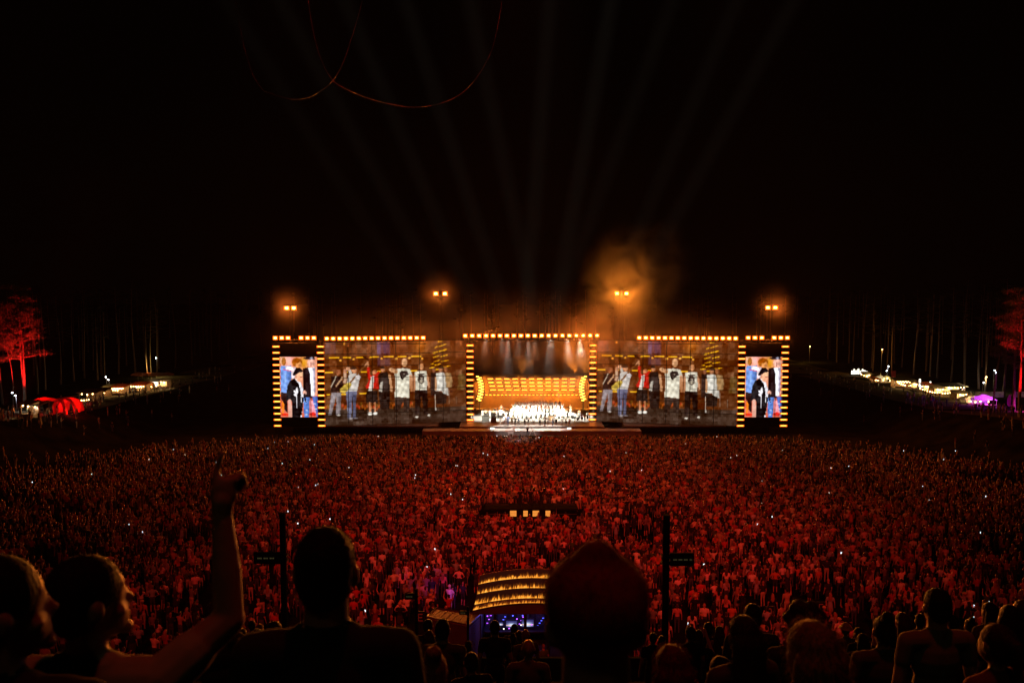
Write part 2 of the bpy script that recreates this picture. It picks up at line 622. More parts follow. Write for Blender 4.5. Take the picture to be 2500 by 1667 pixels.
gantry(1130, 1464, 155.0, 819.5, "long black gantry over the central stage opening")
lamp_row(1136, 1458, 20, 819.5, 819, 154.6, "gantry over the stage opening")
gantry(792, 1040, 150.4, 826, "black gantry along the top of the left wide screen")
lamp_row(797.5, 1033, 16, 826.5, 824.5, 150.0, "gantry over the left wide screen")
gantry(1555, 1802, 150.4, 826, "black gantry along the top of the right wide screen")
lamp_row(1561, 1796, 16, 824.5, 826, 150.0, "gantry over the right wide screen")
gantry(664, 792, 150.4, 825, "short black gantry above the left portrait screen")
lamp_row(672, 703, 3, 825, 825, 150.0, "left portrait screen's top, outer cluster")
lamp_row(735, 766, 3, 825, 825, 150.0, "left portrait screen's top, inner cluster")
gantry(1800, 1928, 150.4, 825, "short black gantry above the right portrait screen")
lamp_row(1827, 1860, 3, 824.5, 824.5, 150.0, "right portrait screen's top, inner cluster")
lamp_row(1890.5, 1922.5, 3, 824.5, 824.5, 150.0, "right portrait screen's top, outer cluster")
for px, py, gap, d, lab in ((708.5, 752, 17.5, 162, "tall dark mast with two blazing amber floods behind the left portrait screen"),
                            (1075, 717, 22, 166, "tall dark mast with two blazing amber floods behind the left wide screen"),
                            (1518, 716.5, 23, 166, "tall dark mast with two amber floods glowing in the thick orange smoke"),
                            (1884, 751, 18, 162, "tall dark mast with two blazing amber floods behind the right portrait screen")):
    c = P(px, py, d)
    gz = terrain(c.x, c.y)
    t = thing("light_mast", lab, "light mast", (c.x, c.y, gz), group="floodlight masts behind the stage")
    H = c.z - gz
    b = MB(); truss(b, 0, .7, 0, H, .6); b.build("mast", M['black'], t)
    b = MB(); b.box((0, .45, H - .45), (3.2, .12, .12)); b.build("crossbar", M['black'], t)
    for s in (-1, 1):
        xx = s * gap / 2 / F_PX * d
        rf = MB(); rf.add([(xx - .52, .045, H - .42), (xx + .52, .045, H - .42), (xx + .52, .045, H + .42), (xx - .52, .045, H + .42)], [(0, 1, 2, 3)])  # bloom round each mast flood, built as a glowing plate
        b = MB(); b.box((xx, .22, H), (1.05, .34, .85)); hd = b.build("floodlight_housing", M['black'], t); rf.build("bloom_plate", M['lamp_bloom'], hd)
        b = MB(); b.add([(xx - .27, .03, H - .19), (xx + .27, .03, H - .19), (xx + .27, .03, H + .19), (xx - .27, .03, H + .19)], [(0, 1, 2, 3)])
        b.build("lens", M['mast_lamp_yellow' if px == 1518 else 'mast_lamp'], hd)


# ---------------- LED pictures, drawn with plain shapes on a grid of lights
def lin(c):
    c = np.asarray(c, float) / 255.0
    return np.where(c <= 0.04045, c / 12.92, ((c + 0.055) / 1.055) ** 2.4)


class Pic:
    """A small picture in given coordinates (x0..x1, y0..y1, y down) sampled on w x h lights."""

    def __init__(self, x0, y0, x1, y1, w, h):
        self.X, self.Y = np.meshgrid(x0 + (np.arange(w) + .5) / w * (x1 - x0), y0 + (np.arange(h) + .5) / h * (y1 - y0))
        self.a = np.zeros((h, w, 3))

    def put(self, mask, col, alpha=1.0):
        m = np.asarray(mask, float)[..., None] * alpha
        self.a = self.a * (1 - m) + np.asarray(col, float) * m

    def poly(self, pts, col, alpha=1.0):
        inside = np.zeros(self.X.shape, bool)
        n = len(pts)
        for i in range(n):
            (xa, ya), (xb, yb) = pts[i], pts[(i + 1) % n]
            if ya == yb:
                continue
            c = ((ya > self.Y) != (yb > self.Y)) & (self.X < (xb - xa) * (self.Y - ya) / (yb - ya) + xa)
            inside ^= c
        self.put(inside, col, alpha)
        self.model(inside, alpha)

    def model(self, mask, alpha):
        """Folds and side light of the filmed figures."""
        if alpha < 1 or mask.sum() < 12:
            return
        x0, x1 = self.X[mask].min(), self.X[mask].max()
        t = (self.X - x0) / max(1e-6, x1 - x0)
        sx = (self.X[0, 1] - self.X[0, 0])
        ph = nrg.uniform(0, 6.28, 3)
        fold = np.sin(self.X / sx * .9 + self.Y / sx * .35 + ph[0]) * .5 + np.sin(self.X / sx * .5 - self.Y / sx * .6 + ph[1]) * .5
        k = 1.10 - .42 * np.abs(t - .38) ** 1.3 + .13 * fold + .05 * np.sin(self.Y / sx * .8 + ph[2])
        self.a = np.where(mask[..., None], self.a * k[..., None], self.a)

    def ell(self, cx, cy, rx, ry, col, alpha=1.0, rot=0.0):
        dx, dy = self.X - cx, self.Y - cy
        c, s = math.cos(rot), math.sin(rot)
        m = ((dx * c + dy * s) / rx) ** 2 + ((-dx * s + dy * c) / ry) ** 2 < 1
        self.put(m, col, alpha)
        self.model(m, alpha)

    def seg(self, xa, ya, xb, yb, w, col, alpha=1.0):
        L = max(1e-6, (xb - xa) ** 2 + (yb - ya) ** 2)
        t = np.clip(((self.X - xa) * (xb - xa) + (self.Y - ya) * (yb - ya)) / L, 0, 1)
        self.put((self.X - xa - t * (xb - xa)) ** 2 + (self.Y - ya - t * (yb - ya)) ** 2 < (w / 2) ** 2, col, alpha)

    def glow(self, cx, cy, rx, ry, col, alpha):
        m = np.exp(-(((self.X - cx) / rx) ** 2 + ((self.Y - cy) / ry) ** 2))
        self.put(m, col, alpha)

    def soften(self, w):
        q = np.pad(self.a, ((1, 1), (1, 1), (0, 0)), mode='edge')
        self.a = (1 - w) * self.a + w * .25 * (q[:-2, 1:-1] + q[2:, 1:-1] + q[1:-1, :-2] + q[1:-1, 2:])

    def noise(self, n, amp):
        h, w = self.X.shape
        for s in (4, 9, 20):
            q = nrg.normal(0, amp, (h // s + 2, w // s + 2, 1))
            iy, ix = np.arange(h) // s, np.arange(w) // s
            self.a += q[iy][:, ix]
        self.a += nrg.normal(0, amp * .6, (h, w, 1))
        self.a = np.clip(self.a, 0, 255)


SKIN = (196, 128, 84)
NC, NR, GW, GH = 6, 7, 34, 18
wp = Pic(588, 600, 1944, 1408, NC * GW, NR * GH)
wp.a[:] = (92, 42, 10)
wp.put((wp.Y < 760), (96, 50, 22), .8)
wp.put((wp.X > 1085) & (wp.X < 1215) & (wp.Y < 715), (98, 70, 104), .9)
wp.put((wp.X > 1085) & (wp.X < 1215) & (wp.Y > 715) & (wp.Y < 840), (84, 50, 66), .8)
wp.put((wp.X > 600) & (wp.X < 700) & (wp.Y < 715), (104, 66, 66), .7)
for x, w_ in ((660, 60), (780, 30), (1275, 40), (1130, 40), (1000, 35), (880, 40)):
    wp.poly([(x, 590), (x + 12, 590), (x + w_, 900), (x - w_ * .6, 900)], (150, 74, 30), .35)
wp.glow(1500, 620, 70, 110, (200, 110, 20), .7)
wp.glow(1290, 760, 120, 200, (120, 50, 12), .6)
wp.put(wp.Y > 1252, (52, 34, 22))
wp.put(wp.Y > 1330, (62, 42, 30))
for i in range(90):
    x = 600 + i * 9.2
    wp.ell(x, 1225 + nrg.normal(0, 14), 9, 16, (150 + nrg.integers(-40, 50), 74 + nrg.integers(-20, 26), 28), .8)
for y, segs in ((748, ((640, 730), (770, 835), (890, 955), (1020, 1100), (1150, 1245), (1285, 1365), (1415, 1500))),
                (888, ((600, 670), (780, 810), (935, 1010), (1090, 1120), (1380, 1470))), (1100, ((610, 640), (750, 790), (920, 995)))):
    for xa, xb in segs:
        wp.seg(xa, y, xb, y, 9, (255, 186, 26))
for x, y in ((745, 775), (865, 765), (1128, 765), (1268, 768), (1393, 763), (1517, 770), (783, 616)):
    wp.ell(x, y, 11, 11, (255, 176, 60))
for xa, ya, xb, yb in ((1675, 607, 1712, 600), (1640, 668, 1670, 655), (1685, 655, 1750, 634), (1620, 720, 1670, 708), (1685, 704, 1755, 685), (1625, 760, 1680, 744),
                       (1700, 753, 1760, 739), (1630, 803, 1685, 790), (1703, 804, 1770, 795), (1600, 828, 1630, 822), (1640, 838, 1695, 828), (1590, 866, 1635, 860),
                       (1715, 857, 1785, 847), (1720, 700, 1755, 688), (1650, 884, 1700, 878)):
    wp.seg(xa, ya, xb, yb, 9, (250, 184, 24))
# the band and guests, left to right as on the screen
wp.poly([(655, 930), (745, 930), (785, 1075), (650, 1080)], (42, 20, 14)); wp.ell(725, 890, 24, 30, (150, 84, 50))
wp.seg(650, 1030, 700, 930, 9, (205, 190, 165)); wp.seg(700, 1020, 760, 940, 16, (196, 150, 110))
wp.poly([(655, 1078), (750, 1078), (735, 1300), (695, 1300), (700, 1120), (650, 1300), (622, 1300)], (128, 116, 118)); wp.ell(720, 1303, 18, 8, (205, 195, 185))
wp.seg(783, 985, 790, 900, 26, (190, 150, 120)); wp.ell(790, 880, 18, 24, (170, 110, 76))
wp.poly([(820, 905), (905, 900), (925, 935), (895, 1080), (805, 1075), (800, 1000)], (186, 178, 170)); wp.ell(870, 868, 27, 32, SKIN); wp.ell(866, 848, 28, 15, (60, 34, 20))
wp.seg(822, 858, 845, 925, 24, (206, 196, 184)); wp.ell(815, 856, 16, 20, (205, 140, 100))
wp.poly([(792, 1072), (895, 1072), (880, 1200), (882, 1335), (850, 1335), (845, 1150), (835, 1335), (808, 1335)], (92, 92, 116))
wp.ell(828, 1340, 24, 8, (120, 110, 110)); wp.ell(880, 1338, 22, 8, (120, 110, 110))
wp.ell(795, 1036, 56, 30, (190, 158, 62), 1, -0.8); wp.ell(770, 1060, 34, 28, (190, 158, 62)); wp.seg(830, 990, 985, 815, 15, (120, 72, 34)); wp.seg(960, 740, 1005, 775, 12, (48, 24, 16))
wp.seg(975, 830, 1000, 800, 18, (190, 130, 90)); wp.seg(855, 940, 850, 1330, 4, (30, 18, 12)); wp.ell(905, 940, 26, 20, (214, 204, 200))
wp.seg(1005, 850, 1012, 935, 26, (196, 34, 20)); wp.ell(1003, 828, 10, 16, SKIN); wp.ell(1062, 902, 24, 30, (196, 118, 74))
wp.poly([(1000, 910), (1035, 930), (1090, 905), (1100, 1060), (980, 1055), (975, 1035), (1005, 985)], (196, 32, 18)); wp.poly([(1030, 940), (1058, 930), (1040, 1078), (1002, 1072)], (218, 210, 196))
wp.seg(1075, 930, 1100, 900, 22, (196, 34, 20)); wp.poly([(985, 1075), (1085, 1075), (1085, 1195), (978, 1190)], (34, 20, 14))
for x in (1014, 1058):
    wp.seg(x, 1190, x + 3, 1280, 17, (190, 120, 78)); wp.ell(x + 4, 1298, 22, 15, (222, 214, 200))
wp.poly([(1105, 910), (1185, 895), (1210, 1000), (1200, 1255), (1110, 1255), (1098, 1085)], (36, 22, 16)); wp.ell(1140, 868, 23, 30, (176, 110, 70)); wp.ell(1138, 850, 23, 14, (50, 30, 20))
wp.poly([(1112, 1000), (1140, 985), (1130, 1085), (1100, 1083)], (176, 166, 150)); wp.seg(1205, 930, 1222, 1075, 24, (196, 140, 96)); wp.ell(1228, 875, 20, 24, (120, 70, 44))
wp.poly([(1250, 870), (1330, 858), (1400, 870), (1424, 940), (1392, 955), (1392, 1158), (1252, 1142), (1262, 1000)], (210, 203, 182)); wp.ell(1345, 806, 29, 40, (206, 150, 104))
wp.seg(1262, 893, 1225, 878, 40, (206, 150, 104)); wp.ell(1218, 872, 18, 18, (206, 150, 104)); wp.seg(1408, 945, 1412, 1080, 32, (196, 136, 94))
wp.poly([(1300, 905), (1322, 885), (1375, 892), (1385, 925), (1345, 950), (1325, 975), (1310, 960), (1298, 930)], (40, 26, 22)); wp.ell(1342, 918, 9, 6, (160, 148, 130)); wp.ell(1330, 945, 6, 6, (150, 138, 120))
wp.poly([(1255, 1145), (1390, 1160), (1392, 1290), (1335, 1290), (1328, 1180), (1290, 1290), (1245, 1290)], (44, 27, 18))
wp.poly([(1450, 893), (1555, 893), (1566, 950), (1560, 1080), (1448, 1082), (1438, 950)], (205, 198, 178)); wp.ell(1508, 850, 23, 34, (190, 126, 80))
wp.ell(1505, 975, 30, 46, (62, 46, 38)); wp.ell(1505, 985, 20, 28, (170, 158, 138)); wp.ell(1494, 972, 9, 8, (50, 36, 30)); wp.ell(1517, 972, 9, 8, (50, 36, 30)); wp.seg(1480, 925, 1532, 925, 12, (60, 44, 36))
wp.seg(1443, 945, 1440, 1085, 20, (190, 130, 90)); wp.seg(1565, 945, 1580, 1060, 18, (190, 130, 90))
wp.poly([(1446, 1082), (1562, 1080), (1566, 1320), (1530, 1320), (1505, 1130), (1480, 1320), (1448, 1320)], (36, 21, 15)); wp.ell(1465, 1346, 17, 9, (216, 206, 190)); wp.ell(1580, 1330, 15, 11, (216, 206, 190))
wp.poly([(1598, 915), (1650, 910), (1660, 1140), (1600, 1140)], (44, 25, 18)); wp.ell(1630, 890, 18, 24, (130, 76, 48))
wp.poly([(1655, 920), (1725, 912), (1755, 1000), (1770, 1138), (1712, 1136), (1712, 1098), (1640, 1090)], (206, 202, 190)); wp.ell(1698, 880, 22, 32, (178, 116, 76)); wp.ell(1700, 860, 23, 17, (66, 40, 24))
wp.seg(1645, 960, 1650, 1080, 18, (196, 140, 96)); wp.poly([(1655, 1092), (1752, 1130), (1745, 1220), (1650, 1220)], (38, 23, 16)); wp.seg(1640, 1130, 1645, 1282, 8, (205, 196, 186))
wp.poly([(1735, 915), (1795, 920), (1810, 1000), (1800, 1065), (1745, 1060)], (170, 132, 86)); wp.ell(1745, 880, 20, 27, (146, 88, 52)); wp.seg(1770, 1070, 1775, 1220, 8, (136, 110, 92))
wp.poly([(1868, 940), (1920, 925), (1945, 990), (1925, 1085), (1858, 1085)], (110, 80, 36)); wp.ell(1895, 905, 20, 27, (112, 64, 32)); wp.seg(1845, 1150, 1850, 1230, 6, (130, 110, 96))
wp.glow(1960, 1200, 180, 300, (96, 62, 44), .35)
wp.soften(.3)
wp.noise(0, 7)

pp = Pic(150, 378, 720, 1308, 58, 94)
pp.a[:] = (226, 150, 118)
pp.glow(300, 420, 60, 90, (240, 160, 150), 1); pp.glow(520, 470, 60, 90, (220, 150, 20), .9); pp.put(pp.Y > 980, (200, 60, 40), .5)
pp.ell(175, 430, 26, 60, (206, 150, 110)); pp.ell(215, 450, 32, 62, (150, 84, 22)); pp.ell(415, 462, 78, 70, (176, 96, 20)); pp.ell(440, 500, 48, 55, (222, 150, 90)); pp.ell(405, 440, 55, 38, (160, 84, 16))
pp.poly([(165, 520), (330, 510), (330, 700), (245, 930), (160, 930)], (104, 138, 204)); pp.poly([(235, 520), (400, 540), (420, 600), (360, 730), (330, 700), (325, 590), (240, 570)], (246, 222, 226))
pp.seg(205, 572, 320, 596, 12, (216, 60, 90)); pp.seg(235, 640, 232, 760, 26, (150, 184, 230), .7)
pp.poly([(160, 925), (260, 930), (260, 1240), (215, 1200), (190, 1060), (165, 1040)], (36, 14, 12)); pp.poly([(165, 1050), (215, 1110), (200, 1230), (165, 1290)], (230, 120, 30)); pp.ell(220, 1268, 50, 24, (214, 44, 20))
pp.poly([(500, 560), (580, 540), (640, 640), (640, 1010), (500, 1010)], (26, 12, 14)); pp.ell(632, 470, 58, 72, (226, 168, 148)); pp.poly([(510, 400), (560, 378), (680, 378), (690, 418), (560, 420)], (26, 16, 24)); pp.ell(640, 398, 26, 16, (150, 150, 170))
pp.poly([(580, 545), (690, 540), (685, 980), (622, 980), (612, 640)], (238, 240, 250)); pp.poly([(655, 545), (690, 540), (685, 980), (668, 980)], (160, 150, 168))
pp.poly([(495, 1010), (600, 1000), (585, 1310), (512, 1310)], (84, 120, 190)); pp.poly([(635, 990), (718, 985), (720, 1310), (700, 1310)], (80, 104, 180)); pp.poly([(600, 1030), (650, 1060), (700, 1270), (600, 1280)], (240, 150, 160)); pp.ell(645, 1262, 50, 30, (210, 40, 30))
for x, y in ((530, 1060), (550, 1200), (670, 1100), (690, 1180), (545, 1270)):
    pp.ell(x, y, 20, 12, (206, 216, 236), .8)
pp.poly([(375, 700), (470, 770), (505, 880), (500, 1080), (470, 1310), (450, 1310), (455, 900)], (242, 240, 248))
pp.poly([(370, 705), (300, 750), (262, 830), (248, 910), (240, 1050), (322, 1060), (332, 1310), (455, 1310), (470, 960), (440, 800)], (14, 10, 12))
pp.poly([(478, 990), (505, 1010), (490, 1150), (470, 1280), (452, 1270)], (14, 10, 12))
for c in ((404, 905, 20, 58, .1), (378, 920, 14, 34, -.7), (380, 965, 16, 36, -.8)):
    pp.ell(c[0], c[1], c[2], c[3], (240, 236, 240), 1, c[4])
pp.seg(400, 950, 402, 1160, 12, (236, 230, 236))
pp.seg(292, 1060, 300, 1310, 56, (216, 160, 140)); pp.ell(445, 672, 55, 88, (228, 164, 130)); pp.ell(470, 640, 34, 40, (236, 182, 140)); pp.seg(455, 692, 485, 690, 8, (150, 70, 60))
pp.poly([(368, 600), (400, 550), (460, 544), (502, 590), (500, 606), (440, 622), (385, 660), (350, 668), (345, 652)], (16, 10, 14))
pp.ell(524, 928, 30, 34, (216, 160, 140)); pp.seg(520, 950, 540, 1075, 18, (20, 16, 22)); pp.seg(612, 545, 616, 1310, 7, (70, 40, 34)); pp.seg(632, 400, 628, 520, 7, (90, 20, 24))
pp.soften(.3)
pp.noise(0, 6)


def led_grid(name, mat_led, pic, c0, c1, r0, r1, q00, ex, ez, nrm, thick=0.1):
    """Cabinet with its lights: pic columns c0..c1 and rows r0..r1 on the rectangle q00 (top left), ex (to the right), ez (down)."""
    w, h = c1 - c0, r1 - r0
    ii, jj = np.meshgrid(np.arange(w + 1) / w, np.arange(h + 1) / h)
    V = np.array(q00)[None, None] + ii[..., None] * np.array(ex) + jj[..., None] * np.array(ez) + np.array(nrm) * 0.012
    V = V.reshape(-1, 3)
    k = np.arange(w * h)
    a = (k // w) * (w + 1) + k % w
    F = np.stack([a, a + w + 1, a + w + 2, a + 1], 1)
    q = [np.array(q00), np.array(q00) + ex, np.array(q00) + ex + ez, np.array(q00) + ez]
    B = np.array(q + [p - np.array(nrm) * thick for p in q])
    n0 = len(V)
    FB = np.array([(0, 3, 2, 1), (4, 5, 6, 7), (0, 1, 5, 4), (1, 2, 6, 5), (2, 3, 7, 6), (3, 0, 4, 7)]) + n0
    me = bpy.data.meshes.new(name)
    me.from_pydata(np.vstack([V, B]).tolist(), [], np.vstack([F, FB]).tolist())
    me.materials.append(mat_led)
    me.materials.append(M['black'])
    me.polygons.foreach_set("material_index", [0] * len(F) + [1] * 6)
    at = me.color_attributes.new("led", 'FLOAT_COLOR', 'CORNER')
    cols = np.zeros((len(me.loops), 4)); cols[:, 3] = 1
    px = lin(pic.a[r0:r1, c0:c1].reshape(-1, 3))
    cols[:4 * len(F), :3] = np.repeat(px, 4, 0)
    at.data.foreach_set("color", cols.ravel())
    me.update()
    return me


def led_wall(A, B, z0, z1, label):
    A, B = np.array(A, float), np.array(B, float)
    e = B - A
    L = np.linalg.norm(e)
    e /= L
    n = np.array((e[1], -e[0], 0.0))
    t = thing("video_wall", label, "video wall", ((A[0] + B[0]) / 2, (A[1] + B[1]) / 2, z0), group="wide video walls beside the stage opening")
    basep = np.array(t.location)
    H = z1 - z0
    for c in range(NC):
        for r in range(NR):
            jx, jz = (r % 2) * 0.03, ((c * 37 + r * 11) % 5) * 0.016
            gap = 0.10
            q = A + e * (L * c / NC + gap / 2 + jx) + np.array((0, 0, H * (1 - r / NR) - jz + z0 - A[2])) - basep
            q[2] = H * (1 - r / NR) - jz
            me = led_grid("screen_panel", M['led'], wp, c * GW, (c + 1) * GW, r * GH, (r + 1) * GH, q, e * (L / NC - gap), np.array((0, 0, -(H / NR - 0.075))), n)
            link("screen_panel", me, t)
    fr = MB()
    for c in range(NC + 1):
        p = A + e * L * c / NC - n * 0.45 - basep
        fr.box((p[0], p[1], H / 2 - .5), (.12, .12, H + 1))
    for r in range(NR + 1):
        pa, pb = A - n * .36 - basep, B - n * .36 - basep
        fr.tube((pa[0], pa[1], H * r / NR), (pb[0], pb[1], H * r / NR), .05, n=4)
    fr.build("support_frame", M['black'], t)
    dots = MB()
    for c in range(1, NC):
        for k in range(NR * 7):
            p = A + e * L * c / NC + n * 0.01 - basep
            dots.box((p[0], p[1], (k + .5) * H / (NR * 7)), (.11, .05, .14))
    o = dots.build("joint_clamp", M['truss'], t)
    o['kind'] = 'stuff'


zb, ztop = ZC(1034, 153) - .05, ZC(833.5, 153)
led_wall((WX(791, 150.6), 150.6, 0), (WX(1138, 155.4), 155.4, 0), zb, ztop, "left wide video wall with the band, its right end fading in smoke")
led_wall((WX(1456, 155.4), 155.4, 0), (WX(1802, 150.6), 150.6, 0), zb, ztop, "right wide video wall with the band, its left end veiled in orange smoke")
for px0, px1, lab in ((684, 775, "left portrait screen showing a man in black hat and cardigan"), (1819, 1909.5, "right portrait screen showing a man in black hat and cardigan")):
    d = 150.3
    x0, x1, z0, z1 = WX(px0, d), WX(px1, d), ZC(1018, d), ZC(871, d)
    t = thing("portrait_screen", lab, "video screen", ((x0 + x1) / 2, d, z0), group="portrait video screens at the stage ends")
    w, h = x1 - x0, z1 - z0
    link("screen_face", led_grid("screen_face", M['led_side'], pp, 0, 58, 0, 94, np.array((-w / 2, 0, h)), np.array((w, 0, 0)), np.array((0, 0, -h)), np.array((0, -1.0, 0))), t)
    b = MB(); b.box((0, .6, h + 1.2), (w + 1.0, .3, 2.3)); b.build("top_drape", M['skirt'], t)
    b = MB(); b.box((0, .6, -.9), (w + 1.0, .3, 1.7)); b.build("bottom_drape", M['skirt'], t)
    b = MB(); b.box((0, .5, h / 2), (w + .6, .3, h - .02)); b.build("back_frame", M['black'], t)

# ---------------- lights of the inner stage
for r, (py, xa, xb) in enumerate(((924.8, 1196.5, 1399), (933.6, 1198, 1398.5), (942.3, 1201, 1397.5), (951.7, 1203, 1397))):
    d = 165.5 + r * .5
    t = thing("light_rig", "%s bar of amber strips over the choir, counted from the top" % ORD[r], "lighting bar", P((xa + xb) / 2, py, d), group="rows of amber strips over the choir")
    w = (xb - xa) / F_PX * d
    b = MB(); b.tube((-w / 2 - .8, .25, .12), (w / 2 + .8, .25, .12), .05, n=5); b.build("pipe", M['truss'], t)
    me = None
    for k in range(11):
        xx = -w / 2 + w * k / 10
        if me is None:
            mb = MB(); mb.box((0, .1, 0), (1.3, .14, .34)); mb.add([(-.52, .02, -.05), (.52, .02, -.05), (.52, .02, .05), (-.52, .02, .05)], [(0, 1, 2, 3)], 1)
            me = mb.mesh("light_strip", [M['black'], M['rigbar']])
        link("light_strip", me, t, (xx, 0, 0))
d = 168.5
t = thing("light_rig", "thin row of small amber dashes just above the choir's heads", "lighting bar", P(1297.5, 964, d), group="rows of amber strips over the choir")
w = (1408 - 1187) / F_PX * d
b = MB(); b.tube((-w / 2 - .5, .2, .05), (w / 2 + .5, .2, .05), .04, n=5); b.build("pipe", M['truss'], t)
mb = MB(); mb.box((0, .1, 0), (.62, .1, .2)); mb.add([(-.22, .03, -.035), (.22, .03, -.035), (.22, .03, .035), (-.22, .03, .035)], [(0, 1, 2, 3)], 1)
me = mb.mesh("light_dash", [M['black'], M['rigbar']])
for k in range(24):
    link("light_dash", me, t, (-w / 2 + w * k / 23, 0, 0))
for px, lab in ((1170, "glaring yellow column of lamps at the left inside of the stage"), (1424.5, "glaring yellow column of lamps at the right inside of the stage")):
    d = 160
    top, bot = P(px, 919, d), P(px, 977, d)
    t = thing("lamp_column", lab, "lamp column", bot, group="yellow lamp columns inside the stage")
    H = top.z - bot.z
    b = MB(); b.tube((0, .3, -1.8), (0, .3, H + .3), .09, n=6); b.build("pole", M['black'], t)
    s = 1 if px < 1297 else -1
    mb = MB(); mb.box((0, .12, 0), (.62, .14, .24)); mb.add([(-.25, .02, -.08), (.25, .02, -.08), (.25, .02, .08), (-.25, .02, .08)], [(0, 1, 2, 3)], 1)
    me = mb.mesh("lamp_head", [M['black'], M['torch']])
    for k in range(18):
        f = k / 17
        link("lamp_head", me, t, (s * (.5 * math.sin(math.pi * (1 - f)) - .1 + .22 * (-1) ** k), 0, H * f))
for px, k_ in ((1180, 1.0), (1275, .7), (1400, 3.0), (1430, 3.0)):
    a = P(px, 913, 164.0)
    spot("smoke_fill_light", a, (a.x + 1, a.y + 1.5, a.z + 8), 5000 * k_, (1.0, .26, .025), 95, 1.0, .2)  # unseen uplights added so the smoke in the opening glows
for px in (1241, 1279, 1317, 1356):
    a = P(px, 921, 164.5)
    spot("violet_down_light", a, (a.x + .7, a.y - 4.5, DECK), 9000, (0.9, 0.62, 0.85), 13, 0.5, 0.12)

for px in (1185, 1225, 1265, 1305, 1345, 1385, 1415):
    a = P(px, 930, 168.5)
    spot("stage_fill_light", P(px, 823, 153.5), (a.x, 158.5, DECK + 1), 48000, (1.0, .88, .70), 32, .9, .3)  # unseen warm wash added to brighten the choir
    spot("amber_back_light", a, (a.x, 171.0, a.z - 2.2), 11000, (1.0, .27, .02), 125, 1.0, .3)
for px, py, d_ in ((708.5, 752, 160.5), (1075, 717, 164.5), (1518, 717, 164.5), (1884, 751, 160.5)):
    spot("amber_flood_light", P(px, py, d_), (0, 2, -4), 160000, (1.0, .25, .025), 15, .9, .3)

for px in (1240, 1290, 1340):
    a = P(px, 1040, 149.5)
    spot("stage_fill_light", P(px, 823, 149.0), (a.x, 149.0, DECK), 42000, (1.0, .92, .80), 26, .9, .3)  # unseen wash added to brighten the front deck

# ---------------- things on and in front of the stage
for px, lab in ((1202, "small lit exit sign at the left of the stage front"), (1389.5, "small lit exit sign at the right of the stage front")):
    p = P(px, 1046, 146.9)
    t = thing("exit_sign", lab, "exit sign", p, group="lit exit signs on the stage front")
    b = MB(); b.box((0, .1, 0), (.78, .08, .42)); b.build("box", M['black'], t)
    b = MB(); b.box((0, .05, 0), (.70, .012, .34)); b.build("lit_face", M['sign_white'], t)
    b = MB()
    for k in range(5):
        b.box((-.2 + .1 * k, .04, 0), (.055, .006, .13 if k % 2 else .1))
    b.build("green_print", M['sign_green'], t)
p = P(1247, 1068, 141.5)
t = thing("llama_figure", "white llama figure standing in front of the forestage", "llama", (p.x, p.y, p.z))
b = MB()
b.box((0, 0, .95), (.95, .42, .5)); b.tube((.4, 0, 1.0), (.55, 0, 1.75), .16, .12, 8); b.tube((.5, 0, 1.78), (.85, 0, 1.72), .13, .08, 8)
b.tube((-.45, 0, 1.1), (-.62, 0, .9), .09, .04, 6)
b.build("body", M['white'], t)
for sx in (-.34, .34):
    for sy in (-.13, .13):
        b = MB(); b.tube((sx, sy, .75), (sx, sy, 0), .1, .06, 6); b.build("leg", M['white'], t)
for sy in (-.06, .06):
    b = MB(); b.tube((.52, sy, 1.85), (.5, sy, 2.1), .05, .02, 5); b.build("ear", M['white'], t)
p = P(1300, 1063, 141.8)
t = thing("trestle_stand", "white A-shaped trestle leaning at the forestage front", "trestle", (p.x, p.y, p.z))
for s in (-1, 1):
    b = MB(); b.tube((s * .5, 0, 0), (s * .06, 0, 1.3), .05, n=5); b.build("leg", M['white'], t)
b = MB(); b.tube((-.3, 0, .55), (.3, 0, .55), .03, n=5); b.build("stretcher", M['white'], t)
for px, lab in ((1240, "first"), (1272, "second"), (1322, "third"), (1352, "fourth")):
    p = P(px, 1056, 143.0)
    t = thing("monitor_speaker", "wedge monitor speaker on the forestage edge, %s from the llama's side" % lab, "speaker", (p.x, p.y, DECK - 1.1), group="wedge monitors on the forestage")
    b = MB(); b.add([(-.4, -.3, 0), (.4, -.3, 0), (.4, .3, 0), (-.4, .3, 0), (-.4, -.1, .5), (.4, -.1, .5), (.4, .3, .35), (-.4, .3, .35)],
                    [(0, 3, 2, 1), (4, 5, 6, 7), (0, 1, 5, 4), (1, 2, 6, 5), (2, 3, 7, 6), (3, 0, 4, 7)]); b.build("cabinet", M['black'], t)
    b = MB(); b.add([(-.34, .31, .04), (.34, .31, .04), (.34, .31, .3), (-.34, .31, .3)], [(3, 2, 1, 0)]); b.build("grille", M['truss'], t)
for px, d, sx, lab in ((1205, 154.5, 1.0, "grey equipment case on the left of the stage deck"), (1185, 155.5, 1.3, "dark keyboard case behind the grey case on stage"), (1345, 156, .9, "amber lit case between the choir and the front singers")):
    t = thing("equipment_case", lab, "case", (WX(px, d), d, DECK + .0))
    b = MB(); b.box((0, 0, .46), (sx, .7, .9)); b.build("body", M['truss'] if px != 1345 else M['wood'], t)
    b = MB(); b.box((0, 0, .95), (sx + .06, .76, .08)); b.build("lid", M['black'], t)
